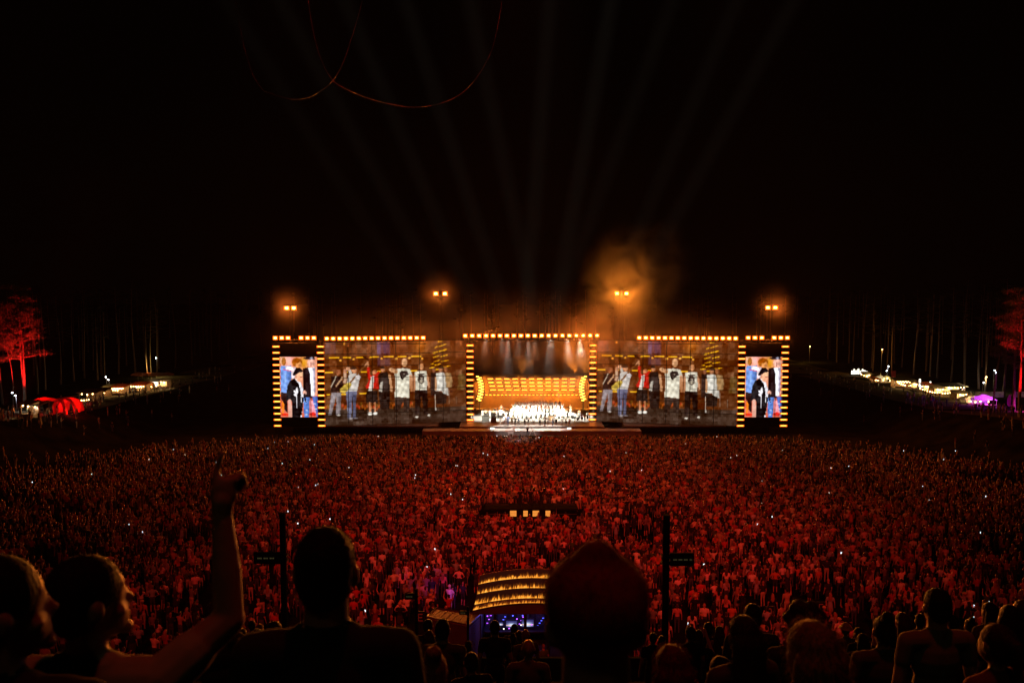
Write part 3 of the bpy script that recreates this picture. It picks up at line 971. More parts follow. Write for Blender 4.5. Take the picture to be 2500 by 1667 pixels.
# grand piano and drums in the middle of the players
t = thing("drum_kit", "drum kit with cymbals on the left band riser", "drum kit", (WX(1222, 159), 160, DECK + .52))
for x, y, z, r, h, nm in ((0, -.3, .02, .3, .5, "bass_drum"), (-.5, .1, .3, .22, .3, "snare"), (.5, .1, .3, .24, .35, "floor_tom"), (-.2, -.2, .65, .18, .22, "tom"), (.2, -.2, .65, .18, .22, "tom")):
    b = MB(); b.tube((x, y, z), (x, y, z + h), r, n=14); b.build(nm, M['white'], t)
for x in (-.75, .75):
    b = MB(); b.tube((x, -.2, 0), (x, -.2, 1.15), .02, n=5); b.lathe((x, -.2, 1.15), [(.001, .03), (.28, 0), (.001, -.01)], 14); b.build("cymbal", M['truss'], t)

# ================================================================== PEOPLE
# A body is laid out as tapered limbs and rounded masses, fused into ONE closed skin by a voxel remesh, then each face takes the cloth or
# skin of the mass it belongs to.
TAGS = ['skin', 'top', 'bottom', 'shoe']


def cap_mesh(p0, p1, r0, r1, n=10, rings=3):
    p0, p1 = Vector(p0), Vector(p1)
    ax = p1 - p0
    q = ax.to_track_quat('Z', 'Y') if ax.length > 1e-6 else Euler((0, 0, 0)).to_quaternion()
    vs, fs, rr = [], [], []
    for k in range(rings + 1):
        a = -math.pi / 2 + (math.pi / 2) * k / rings
        rr.append((p0, r0 * math.cos(a) + 1e-4, r0 * math.sin(a)))
    for k in range(rings + 1):
        a = (math.pi / 2) * k / rings
        rr.append((p1, r1 * math.cos(a) + 1e-4, r1 * math.sin(a)))
    for p, r, z in rr:
        for i in range(n):
            t = 2 * math.pi * i / n
            vs.append(p + q @ Vector((r * math.cos(t), r * math.sin(t), z)))
    m = len(rr)
    for k in range(m - 1):
        for i in range(n):
            j = (i + 1) % n
            fs.append((k * n + i, k * n + j, k * n + n + j, k * n + n + i))
    fs += [tuple(range(n - 1, -1, -1)), tuple(range((m - 1) * n, m * n))]
    return vs, fs


def ell_mesh(c, r, rot=(0, 0, 0), n=14, m=9):
    M3 = Euler(rot).to_matrix()
    vs, fs = [], []
    for k in range(m):
        a = -math.pi / 2 + math.pi * (k + .25) / (m - .5)
        for i in range(n):
            t = 2 * math.pi * i / n
            vs.append(M3 @ Vector((r[0] * math.cos(a) * math.cos(t), r[1] * math.cos(a) * math.sin(t), r[2] * math.sin(a))) + Vector(c))
    for k in range(m - 1):
        for i in range(n):
            j = (i + 1) % n
            fs.append((k * n + i, k * n + j, k * n + n + j, k * n + n + i))
    fs += [tuple(range(n - 1, -1, -1)), tuple(range((m - 1) * n, m * n))]
    return vs, fs


def prim_dist(pr, C):
    if pr[0] == 'cap':
        _, a, b, ra, rb, _t = pr
        a, b = np.array(a, float), np.array(b, float)
        ab = b - a
        t = np.clip(((C - a) @ ab) / max(1e-9, ab @ ab), 0, 1)
        return np.linalg.norm(C - a - t[:, None] * ab, axis=1) - (ra + (rb - ra) * t)
    _, c, r, rot, _t = pr
    q = (C - np.array(c, float)) @ np.array(Euler(rot).to_matrix())
    return (np.linalg.norm(q / np.array(r, float), axis=1) - 1) * min(r)


def fuse(name, prims, voxel, mats, smooth_it=3, tags=None):
    mb = MB()
    for pr in prims:
        mb.add(*(cap_mesh(*pr[1:5]) if pr[0] == 'cap' else ell_mesh(pr[1], pr[2], pr[3])))
    o = bpy.data.objects.new("fuse_tmp", mb.mesh("fuse_tmp", []))
    COL.objects.link(o)
    md = o.modifiers.new("r", 'REMESH')
    md.mode, md.voxel_size, md.adaptivity = 'VOXEL', voxel, 0.0
    if smooth_it:
        sm = o.modifiers.new("s", 'SMOOTH')
        sm.factor, sm.iterations = 0.5, smooth_it
    dg = bpy.context.evaluated_depsgraph_get()
    me = bpy.data.meshes.new_from_object(o.evaluated_get(dg))
    bpy.data.objects.remove(o)
    me.name = name
    me.materials.clear()
    for m in mats:
        me.materials.append(m)
    if tags:
        n = len(me.polygons)
        C = np.zeros(n * 3)
        me.polygons.foreach_get("center", C)
        C = C.reshape(-1, 3)
        D = np.stack([prim_dist(p, C) for p in prims])
        idx = np.array([tags.index(p[-1]) for p in prims])[D.argmin(0)]
        if voxel < .03 and 'top' in tags:                                  # a clean collar line
            idx = np.where((idx == 0) & (C[:, 2] < 1.448 - .3 * C[:, 1]) & (C[:, 2] > 1.34) & (np.abs(C[:, 0]) < .13) & (np.abs(C[:, 1]) < .13), 1, idx)
        me.polygons.foreach_set("material_index", idx.astype(np.int32))
    me.polygons.foreach_set("use_smooth", [True] * len(me.polygons))
    me.update()
    return me


ARMS = {  # elbow and wrist for the right-hand side (+x), standing figure of 1.72 m facing +y
    'down': ((.265, -.01, 1.10), (.27, .06, .85)),
    'up': ((.31, .08, 1.56), (.25, .13, 1.82)),
    'high': ((.24, .04, 1.60), (.22, .06, 1.88)),
    'phone': ((.23, .22, 1.24), (.09, .36, 1.50)),
    'hips': ((.40, -.10, 1.13), (.19, .05, .98)),
    'fold': ((.26, .07, 1.12), (-.06, .21, 1.16)),
    'clap': ((.27, .12, 1.16), (.03, .34, 1.34)),
    'out': ((.43, .03, 1.33), (.66, .08, 1.42)),
    'mic': ((.28, .14, 1.14), (.08, .20, 1.42)),
}


def body_prims(la='down', ra='down', female=False, sleeve='short', low='trousers', lean=0.0, stride=0.0, head_turn=0.0, detail=False):
    sh = .165 if female else .19
    ch = .145 if female else .172
    T, B_ = 'top', 'bottom'
    L = []
    hx, hy = math.sin(head_turn), math.cos(head_turn)
    L += [('ell', (0, .012, 1.605), (.076, .096, .112), (0, 0, -head_turn), 'skin'),
          ('ell', (.038 * hx, .012 + .038 * hy, 1.545), (.057, .068, .075), (0, 0, -head_turn), 'skin'),
          ('cap', (0, -.012, 1.38), (0, .0, 1.53), .058 if not female else .048, .052 if not female else .045, 'skin'),
          ('ell', (.108 * hx, .012 + .106 * hy, 1.575), (.013, .015, .018), (0, 0, -head_turn), 'skin')]
    for s in (-1, 1):
        L.append(('ell', (s * .080 * hy, .005 - s * .080 * hx, 1.585), (.014, .024, .036), (0, 0, -head_turn), 'skin'))
    L += [('ell', (0, 0, 1.25), (ch, .112, .20), (0, 0, 0), T),
          ('cap', (-sh + .03, -.01, 1.375), (sh - .03, -.01, 1.375), .066, .066, T),
          ('cap', (-.06, -.012, 1.41), (.06, -.012, 1.41), .05, .05, T),
          ('ell', (0, 0, 1.06), (.135 if female else .150, .10, .17), (0, 0, 0), T)]
    if female:
        L += [('ell', (s * .07, .085, 1.24), (.06, .05, .06), (0, 0, 0), T) for s in (-1, 1)]
    if low == 'dress':
        L += [('cap', (0, 0, 1.0), (0, 0, .62), .15, .20, T)]
    else:
        L += [('ell', (0, -.005, .92), (.168 if female else .158, .118, .13), (0, 0, 0), B_)]
    for s in (-1, 1):
        st_ = stride * s
        hip, knee, ank = (s * .088, 0, .90), (s * .098, .02 + st_ * .5, .49), (s * .105, -.02 + st_, .09)
        leg = {'trousers': (B_, B_), 'shorts': (B_, 'skin'), 'dress': ('skin', 'skin'), 'skirt': (B_, 'skin')}[low]
        L += [('cap', hip, knee, .085, .06, leg[0]), ('cap', (knee[0], knee[1], knee[2] + (.0 if low != 'shorts' else -.05)), ank, .057, .043, leg[1]),
              ('ell', (ank[0], ank[1] + .07, .045), (.045, .125, .045), (0, 0, 0), 'shoe')]
        if low == 'skirt':
            L += [('cap', (s * .05, 0, .88), (s * .06, 0, .60), .13, .14, B_)]
        el, wr = ARMS[ra if s > 0 else la]
        sx = sh + .012
        shd = (s * sx, -.005, 1.37)
        el, wr = (s * (el[0] - .012), el[1], el[2]), (s * wr[0], wr[1], wr[2])
        mid = tuple((a + b) / 2 for a, b in zip(shd, el))
        if sleeve == 'short':
            L += [('cap', shd, mid, .062, .056, T), ('cap', mid, el, .048, .042, 'skin'), ('cap', el, wr, .041, .029, 'skin')]
        elif sleeve == 'none':
            L += [('cap', shd, el, .052, .040, 'skin'), ('cap', el, wr, .039, .027, 'skin')]
        else:
            L += [('cap', shd, el, .062, .050, T), ('cap', el, wr, .049, .036, T)]
        d = (Vector(wr) - Vector(el)).normalized()
        L += [('cap', Vector(wr), Vector(wr) + d * .11, .033, .026, 'skin')]
        if detail and (ra if s > 0 else la) in ('down', 'hips', 'fold', 'clap', 'mic'):
            for k in range(4):
                o = Vector((.0, (k - 1.5) * .021, 0))
                a = Vector(wr) + d * .09 + o
                L.append(('cap', a, a + d * (.075 - .008 * abs(k - 1.4)) + Vector((-s * .012, .004, 0)), .0105, .008, 'skin'))
            L.append(('cap', Vector(wr) + d * .03 + Vector((0, .03, 0)), Vector(wr) + d * .085 + Vector((-s * .02, .05, 0)), .013, .010, 'skin'))
    return L


def hair_prims(style):
    c = [('ell', (0, -.008, 1.632), (.086, .104, .096), (0, 0, 0), 'hair'), ('ell', (0, -.035, 1.585), (.080, .078, .085), (0, 0, 0), 'hair')]
    if style == 'short':
        return c
    if style == 'long':
        return c + [('cap', (-.045, -.06, 1.58), (-.06, -.075, 1.30), .062, .05, 'hair'), ('cap', (.045, -.06, 1.58), (.06, -.075, 1.30), .062, .05, 'hair'),
                    ('cap', (0, -.075, 1.58), (0, -.105, 1.24), .065, .05, 'hair')]
    if style == 'ponytail':
        return c + [('ell', (0, -.115, 1.64), (.035, .04, .035), (0, 0, 0), 'hair'), ('cap', (0, -.13, 1.64), (0, -.16, 1.40), .038, .02, 'hair')]
    if style == 'bun':
        return c + [('ell', (0, -.06, 1.74), (.05, .05, .045), (0, 0, 0), 'hair')]
    if style == 'cap':
        return [('ell', (0, 0, 1.655), (.092, .112, .082), (0, 0, 0), 'hair'), ('ell', (0, .12, 1.64), (.07, .075, .012), (.15, 0, 0), 'hair'), ('ell', (0, -.05, 1.59), (.08, .065, .06), (0, 0, 0), 'hair')]
    if style == 'hat':
        return [('ell', (0, 0, 1.66), (.094, .112, .09), (0, 0, 0), 'hair'), ('ell', (0, 0, 1.64), (.16, .18, .016), (0, 0, 0), 'hair')]
    if style == 'curly':
        r2 = random.Random(3)
        L = [('ell', (0, -.02, 1.63), (.12, .125, .12), (0, 0, 0), 'hair')]
        for k in range(26):
            a, e = r2.uniform(0, 6.28), r2.uniform(-.5, 1.4)
            if math.sin(a) * math.cos(e) > .55 and e < .7:
                continue
            L.append(('ell', (.115 * math.cos(a) * math.cos(e), -.02 + .115 * math.sin(a) * math.cos(e), 1.63 + .115 * math.sin(e)), (.045, .045, .04), (0, 0, 0), 'hair'))
        return L
    return [('ell', (0, -.01, 1.618), (.079, .098, .104), (0, 0, 0), 'hair')]          # shaved


_BODY, _HAIR = {}, {}


def body_mesh(key, voxel=.03):
    """key: (left arm, right arm, female, sleeve, lower dress, stride, head turn)"""
    k = (key, voxel)
    if k not in _BODY:
        la, ra, fe, sl, lo, sd, ht = key
        _BODY[k] = fuse("person_body", body_prims(la, ra, fe, sl, lo, stride=sd, head_turn=ht, detail=voxel < .02), voxel, [SK, TOP, BOT, SHOE], 2 if voxel > .02 else 4, TAGS)
    return _BODY[k]


def strand_fuzz(me, n, length, seed, mat_i=0, down=False, width=.0009):
    """Fine loose hairs standing off a hair mesh: thin three-sided blades added to it."""
    r2 = np.random.default_rng(seed)
    nv, npoly = len(me.vertices), len(me.polygons)
    co = np.zeros(nv * 3); me.vertices.foreach_get("co", co); co = co.reshape(-1, 3)
    no = np.zeros(nv * 3); me.vertices.foreach_get("normal", no); no = no.reshape(-1, 3)
    mb = MB()
    for i in r2.integers(0, nv, n):
        p, nn = Vector(co[i]), Vector(no[i])
        tang = Vector(r2.normal(0, 1, 3)) * .6 + Vector((0, 0, -1.6 if down else -.3))
        tang -= nn * tang.dot(nn)
        d = (nn * r2.uniform(.25, .9) + tang.normalized() * r2.uniform(.5, 1.2)).normalized()
        L = length * r2.uniform(.4, 1.2)
        q = p + d * L * .5 + nn * L * .08
        e = p + d * L + Vector((0, 0, -L * (.45 if down else .15)))
        side = d.cross(Vector((0, 1, 0.3))).normalized() * width
        up = d.cross(side).normalized() * width
        mb.add([p + side, p - side, p + up, q + side, q - side, q + up, e], [(0, 1, 4, 3), (1, 2, 5, 4), (2, 0, 3, 5), (3, 4, 6), (4, 5, 6), (5, 3, 6)])
    bm = bmesh.new()
    bm.from_mesh(me)
    vs = [bm.verts.new(v) for v in mb.v]
    for f in mb.f:
        bm.faces.new([vs[i] for i in f]).smooth = True
    bm.to_mesh(me)
    bm.free()
    me.update()
    return me


def hair_mesh(style, voxel=.03, mat_=None, fuzz=0, flen=.02, seed=1):
    k = (style, voxel, mat_.name if mat_ else '', fuzz, seed)
    if k not in _HAIR:
        me = fuse("hair", hair_prims(style), voxel, [mat_ or M['hair_dark']], 2 if voxel > .02 else 5)
        if fuzz:
            strand_fuzz(me, fuzz, flen, seed, down=style in ('long', 'ponytail'))
        _HAIR[k] = me
    return _HAIR[k]


HAIRNAME = {'cap': 'cap', 'hat': 'hat'}
SKINS = [(.46, .27, .18), (.40, .22, .14), (.52, .33, .24), (.30, .16, .10)]


def person(key, hair_style, hair_mat, top, bottom, loc, rotz, scale, label, group, voxel=.03, fuzz=0, flen=.02, skin=None, cat="person"):
    o = link("person", body_mesh(key, voxel))
    o.location, o.rotation_euler = loc, (0, 0, rotz)
    o.scale = (scale, scale, scale)
    o.color = tuple(top) + (1,)
    o["trouser_tint"] = list(bottom)
    o["skin_tint"] = list(skin or SKINS[rng.randrange(4)])
    tag(o, label, cat, group)
    if hair_style:
        link(HAIRNAME.get(hair_style, "hair"), hair_mesh(hair_style, voxel, hair_mat, fuzz, flen), o)
    return o


# ------------------------------------------------------------------ the singers and players on stage
W_, G_, K_, BL, TAN, RED = (.80, .79, .76), (.40, .40, .40), (.02, .02, .022), (.12, .20, .45), (.45, .35, .22), (.55, .05, .03)
PERF = []
hm = [M['hair_dark'], M['hair_brown'], M['hair_blond']]
hn = ['dark', 'brown', 'blond']
N_BACK = 14
FRONT_YAW = math.pi


def performer(px, d, z, key, hs, hi, top, bot, label, group, yaw=None, sc=None):
    p = Vector((WX(px, d), d, z))
    person(key, hs, hm[hi], top, bot, p, FRONT_YAW + (rng.uniform(-.35, .35) if yaw is None else yaw), sc or rng.uniform(.95, 1.05), label, group)


for row, (d, h, xa, xb, n, nm) in enumerate(((162.6, 1.0, 1259, 1367, 14, "back"), (160.5, .7, 1254, 1372, 14, "third"), (158.5, .35, 1249, 1376, 14, "second"), (156.6, 0, 1236, 1392, 15, "front"))):
    for k in range(n):
        fe = rng.random() < .5
        arm = rng.choice(['clap', 'down', 'up', 'mic', 'clap'])
        hi = rng.randrange(3)
        low = 'dress' if fe and rng.random() < .4 else 'trousers'
        performer(xa + (xb - xa) * k / (n - 1) + rng.uniform(-1, 1), d + rng.uniform(-.15, .15), DECK + h + .004, (arm, arm if arm != 'mic' else 'down', fe, 'long', low, 0, 0), 'long' if fe else 'short', hi,
                  W_, W_ if rng.random() < .75 else G_, "choir singer in white on the %s riser row, %s from the row's left end" % (nm, ORD[k]) if nm != 'front' else
                  "choir singer in white standing before the risers, %s from the row's left end" % ORD[k], "choir singers in white on the stage")
front = [  # px, depth, pose, female, low, top, bottom, label
    (1222, 149.6, ('hips', 'up'), False, 'trousers', W_, W_, "guest in all white striding wide at the front left of the stage", .22),
    (1234, 148.8, ('down', 'mic'), False, 'trousers', W_, W_, "guest in white crouching low near the striding one", .1),
    (1232, 151.5, ('down', 'down'), False, 'trousers', W_, K_, "singer in white top and black trousers behind the striding guest", 0),
    (1240, 151.0, ('clap', 'clap'), False, 'trousers', BL, BL, "guest in light blue denim near the front left", 0),
    (1250, 151.6, ('down', 'mic'), True, 'dress', TAN, K_, "woman in tan dress beside the denim guest", 0),
    (1258, 150.4, ('down', 'mic'), False, 'trousers', K_, K_, "front singer all in black left of the centre", .08),
    (1266, 151.4, ('clap', 'clap'), False, 'trousers', (.06, .07, .11), (.06, .07, .12), "front guest in dark navy clothes left of the centre", 0),
    (1281, 150.6, ('down', 'clap'), False, 'trousers', W_, K_, "guest in long white tee and dark trousers at centre stage", .05),
    (1288, 147.2, ('down', 'mic'), False, 'trousers', K_, K_, "lone dark figure on the lit forestage edge", .05),
    (1290, 151.4, ('up', 'down'), False, 'shorts', W_, K_, "guest with one arm up in white and black shorts", 0),
    (1303, 151.6, ('clap', 'clap'), True, 'dress', W_, W_, "woman in long white dress at centre stage", 0),
    (1318, 150.2, ('down', 'mic'), False, 'trousers', W_, K_, "singer in open white shirt and black trousers holding a microphone", .05),
    (1331, 150.6, ('down', 'mic'), False, 'trousers', K_, K_, "front singer all in black right of the centre", 0),
    (1338, 151.2, ('clap', 'clap'), True, 'shorts', W_, W_, "woman in white top and white shorts at the front", 0),
    (1350, 150.0, ('hips', 'mic'), False, 'trousers', W_, BL, "guest in white shirt and pale blue jeans at the front", .12),
    (1358, 151.5, ('clap', 'clap'), True, 'skirt', W_, K_, "woman in white top and short black skirt", 0),
    (1372, 150.4, ('down', 'clap'), True, 'dress', W_, W_, "tall woman in wide white dress at the front right", 0),
    (1382, 150.6, ('clap', 'clap'), True, 'skirt', W_, K_, "woman in white blouse and black skirt at the front right", 0),
    (1391, 150.4, ('down', 'down'), True, 'dress', W_, TAN, "woman in short white dress at the right end of the front", 0),
]
for px, d, (la, ra), fe, low, top, bot, lab, sd in front:
    performer(px, d, DECK + .004 if d > 147.9 else DECK - 1.1, (la, ra, fe, 'short', low, sd, 0), 'long' if fe else 'short', rng.randrange(3), top, bot, lab, "guests along the stage front")
for k, px in enumerate((1399, 1404, 1410, 1415, 1421, 1428, 1435)):
    performer(px, 155.5 - (k % 3), DECK + .004, ('clap', 'clap', k % 2 == 0, 'long', 'skirt' if k % 2 == 0 else 'trousers', 0, 0), 'long' if k % 2 == 0 else 'short', k % 3, W_, K_,
              "white and black dressed singer right of the front row, %s from the choir" % ORD[k], "singers on the right of the stage")
for k, (px, top, lab, z) in enumerate(((1178, W_, "player in white beside the dark keyboards, outermost on the left", 0), (1186, TAN, "player in tan jacket standing behind the left keyboards", 0), (1196, W_, "player in white shirt beside the drum riser", 0),
                                       (1205, TAN, "horn player in tan standing left of the drum kit", 0), (1212, W_, "player in pale shirt in front of the drum kit", 0), (1224, W_, "drummer in white raised above the drum kit", .52),
                                       (1393, TAN, "percussion player in tan raised on the right riser", .52), (1414, TAN, "string player in tan behind the right singers", 0))):
    performer(px, 158.6 if z == 0 else 160.9, DECK + z + .004, ('mic', 'clap', False, 'short', 'trousers', 0, 0), 'short', k % 3, top, K_ if k % 2 else W_, lab, "players of the band")

# ------------------------------------------------------------------ the nearest spectators on the stand


def feet_for(px, top, d, hair_h=1.735):
    """Base point and scale so that a standing figure's crown shows at (px, top)."""
    c = P(px, top, d)
    z = stand_z(d)
    return Vector((c.x, d, z)), (c.z - z) / hair_h


# man with a raised fist and pointing finger
def hero_prims_fist():
    L = [p for p in body_prims('down', 'down', False, 'short', 'trousers', head_turn=.85, detail=False)]
    # drop the right arm (last capsules of side +1), rebuild it raised
    keep, seen = [], 0
    for p in L:
        if p[0] == 'cap' and p[1][0] > .19 and p[1][2] > .8 and p[1][2] < 1.45:
            continue
        keep.append(p)
    L = keep
    sh, el, wr = (.205, .0, 1.37), (.36, .10, 1.50), (.335, .14, 1.80)
    L += [('cap', sh, (.275, .045, 1.43), .07, .064, 'top'), ('cap', (.26, .04, 1.42), el, .055, .047, 'skin'), ('cap', el, (.350, .12, 1.64), .044, .043, 'skin'),
          ('cap', (.350, .12, 1.64), wr, .043, .029, 'skin')]
    L += [('ell', (.338, .146, 1.86), (.040, .022, .052), (0, 0, .2), 'skin'), ('cap', wr, (.336, .142, 1.84), .030, .033, 'skin')]
    for k, (dx, ln) in enumerate(((.030, .034), (.012, .038), (-.006, .036))):       # three curled fingers
        a = Vector((.338 + dx, .150, 1.897 - .004 * k))
        b_ = a + Vector((.012, .040, .010)); c_ = b_ + Vector((.006, .012, -.034)); e = c_ + Vector((-.004, -.024, -.012))
        L += [('cap', a, b_, .0115, .0105, 'skin'), ('cap', b_, c_, .0105, .0095, 'skin'), ('cap', c_, e, .0095, .008, 'skin')]
    a = Vector((.314, .148, 1.897))
    L += [('cap', a, a + Vector((.006, .010, .045)), .0115, .0105, 'skin'), ('cap', a + Vector((.006, .010, .045)), a + Vector((.020, .014, .082)), .0105, .0085, 'skin')]
    L += [('cap', (.310, .155, 1.835), (.308, .185, 1.872), .0145, .0125, 'skin'), ('cap', (.308, .185, 1.872), (.330, .198, 1.888), .012, .0095, 'skin')]
    return L


def face_detail(L, yaw):
    """Brow, lips, chin and eye sockets for a head seen near."""
    c, s = math.cos(yaw), math.sin(yaw)

    def at(x, y, z):
        return (x * c + y * s, -x * s + y * c + .012, z)
    L += [('ell', at(0, .076, 1.632), (.05, .016, .022), (0, 0, -yaw), 'skin'), ('ell', at(0, .094, 1.527), (.024, .014, .012), (0, 0, -yaw), 'skin'),
          ('ell', at(0, .096, 1.492), (.024, .022, .02), (0, 0, -yaw), 'skin'), ('cap', at(0, .088, 1.615), at(0, .108, 1.570), .009, .0115, 'skin'),
          ('ell', at(.042, .066, 1.556), (.026, .022, .022), (0, 0, -yaw), 'skin'), ('ell', at(-.042, .066, 1.556), (.026, .022, .022), (0, 0, -yaw), 'skin')]
    return L


def near_person(px, top, d, me, hair, label, topc, botc, rotz=0.0, hair_name="hair", skin=(.5, .30, .20), hair_rot=0.0, hh=1.728, group="spectators close to the camera", sc=None):
    loc, s = feet_for(px, top, d, hh)
    o = link("person", me)
    o.location, o.rotation_euler, o.scale = loc, (0, 0, rotz), (sc or s,) * 3
    if sc:
        o.location.z = P(px, top, d).z - hh * sc
    o.color = tuple(topc) + (1,)
    o["trouser_tint"], o["skin_tint"] = list(botc), list(skin)
    tag(o, label, "person", group)
    if hair is not None:
        h = link(hair_name, hair, o)
        h.rotation_euler = (0, 0, hair_rot)
    return o


DETAIL = .0125
m_fist = fuse("person_body", face_detail(hero_prims_fist(), .85), .0085, [SK, TOP, BOT, SHOE], 2, TAGS)
h_short = hair_mesh('short', .011, M['hair_dark'], 900, .012, 4)
near_person(207, 1352, 2.1, m_fist, h_short, "dark-haired man raising his fist with one finger pointing up", (.55, .48, .36), K_, 0.0, hair_rot=-.85)
L = face_detail(body_prims('down', 'down', False, 'long', 'trousers', head_turn=.95), .95)
m_edge = fuse("person_body", L, .010, [SK, TOP, BOT, SHOE], 2, TAGS)
near_person(-12, 1352, 1.85, m_edge, hair_mesh('short', .011, M['hair_dark'], 500, .012, 9), "man in profile with an orange lit face at the photo's left edge", (.05, .05, .05), K_, 0.0, hair_rot=-.95)
m_broad = fuse("person_body", [(p if not (p[0] == 'cap' and p[-1] == 'skin' and p[1][2] == 1.38) else ('cap', p[1], p[2], .066, .062, 'skin')) for p in body_prims('down', 'down', False, 'short', 'trousers', detail=True)],
               .010, [SK, TOP, BOT, SHOE], 3, TAGS)
near_person(793, 1283, 2.18, m_broad, hair_mesh('short', .010, M['hair_dark'], 2200, .008, 5), "broad-shouldered man with short dark hair standing with his back to us", (.05, .045, .04), K_, .08)
m_cap = m_broad


def knit_cap():
    L = [('ell', (0, .0, 1.650), (.098, .118, .082), (0, 0, 0), 'cap'), ('cap', (0, 0, 1.660), (0, -.004, 1.712), .088, .044, 'cap'), ('cap', (-.012, .10, 1.70), (-.012, -.10, 1.70), .006, .006, 'cap'), ('ell', (0, -.012, 1.635), (.095, .110, .055), (0, 0, 0), 'cap'), ('ell', (0, -.01, 1.74), (.022, .026, .018), (0, 0, 0), 'cap'),
         ('ell', (0, .135, 1.625), (.07, .07, .010), (.2, 0, 0), 'cap')]
    me = fuse("cap", L, .011, [M['cap']], 3)
    return strand_fuzz(me, 2600, .010, 21, width=.0006)


near_person(1457, 1313, 1.40, m_cap, knit_cap(), "tall spectator in a fuzzy dark red cap blocking the sound booth", (.10, .09, .08), K_, -.04, "cap", hh=1.758)
m_wom = fuse("person_body", body_prims('down', 'down', True, 'short', 'skirt', detail=True), DETAIL, [SK, TOP, BOT, SHOE], 3, TAGS)
m_wom2 = fuse("person_body", body_prims('clap', 'clap', True, 'long', 'trousers', detail=True), DETAIL, [SK, TOP, BOT, SHOE], 3, TAGS)
m_man = fuse("person_body", body_prims('down', 'fold', False, 'short', 'trousers', detail=True), DETAIL, [SK, TOP, BOT, SHOE], 3, TAGS)
h_long = {}
for nm, mm, sd in (('blond', M['hair_blond'], 31), ('red', M['hair_red'], 32), ('brown', M['hair_brown'], 33), ('dark', M['hair_dark'], 34)):
    h_long[nm] = hair_mesh('long', .012, mm, 1700, .05, sd)
h_curl = hair_mesh('curly', .014, M['hair_brown'], 1600, .03, 41)
h_bun = hair_mesh('bun', .013, M['hair_dark'], 500, .02, 42)
h_pony = hair_mesh('ponytail', .013, M['hair_brown'], 800, .03, 43)
near_person(1982, 1512, 2.5, m_wom, h_long['blond'], "blond woman with long hair rim-lit orange near the bottom right", (.10, .08, .07), K_, .25)
near_person(1640, 1572, 3.6, m_wom, h_long['red'], "spectator with glowing red hair at the bottom beside the red cap", (.16, .14, .12), K_, .1)
near_person(1816, 1500, 4.5, m_wom, h_long['brown'], "woman with long straight hair falling over one lit shoulder", (.12, .11, .10), K_, .3)
near_person(1962, 1464, 5.2, m_man, h_curl, "spectator with a big curly mop of hair behind the blond woman", (.05, .05, .05), K_, 0.0, hh=1.77)
near_person(2160, 1484, 6.0, m_man, h_bun, "man with a small top bun seen from behind", (.16, .13, .09), K_, .0, hh=1.79)
near_person(2290, 1434, 5.25, m_broad, hair_mesh('short', .012, M['hair_dark'], 700, .012, 6), "tall man in a collared olive shirt at the right", (.30, .27, .17), K_, 0.05)
near_person(2436, 1521, 4.2, m_wom, h_pony, "woman with orange lit pulled-back hair at the lower right", (.22, .10, .07), K_, .35)
near_person(1838, 1472, 7.4, m_man, hair_mesh('short', .014, M['hair_dark'], 0, 0, 7), "dark head in front of the long-haired woman", (.05, .05, .05), K_)
near_person(524, 1466, 7.0, m_man, hair_mesh('short', .014, M['hair_brown'], 0, 0, 8), "man in a dark shirt under the raised fist's elbow", (.06, .06, .06), K_, .1)
near_person(988, 1553, 3.0, m_wom, h_long['dark'], "woman leaning at the broad man's lit shoulder", (.40, .25, .16), K_, .1)
near_person(1056, 1588, 3.5, m_wom, hair_mesh('bun', .013, M['hair_blond'], 700, .02, 44), "woman with pale pinned-up hair below the equipment roof", (.30, .18, .12), K_, .2)
near_person(1080, 1509, 8.2, m_broad, hair_mesh('short', .014, M['hair_dark'], 300, .012, 61), "man in a dark shirt in front of the equipment roof", (.12, .11, .09), K_)
near_person(1208, 1513, 11.2, m_broad, hair_mesh('short', .016, M['hair_dark'], 0, 0, 62), "man silhouetted against the sound booth's blue glow", (.03, .03, .03), K_)

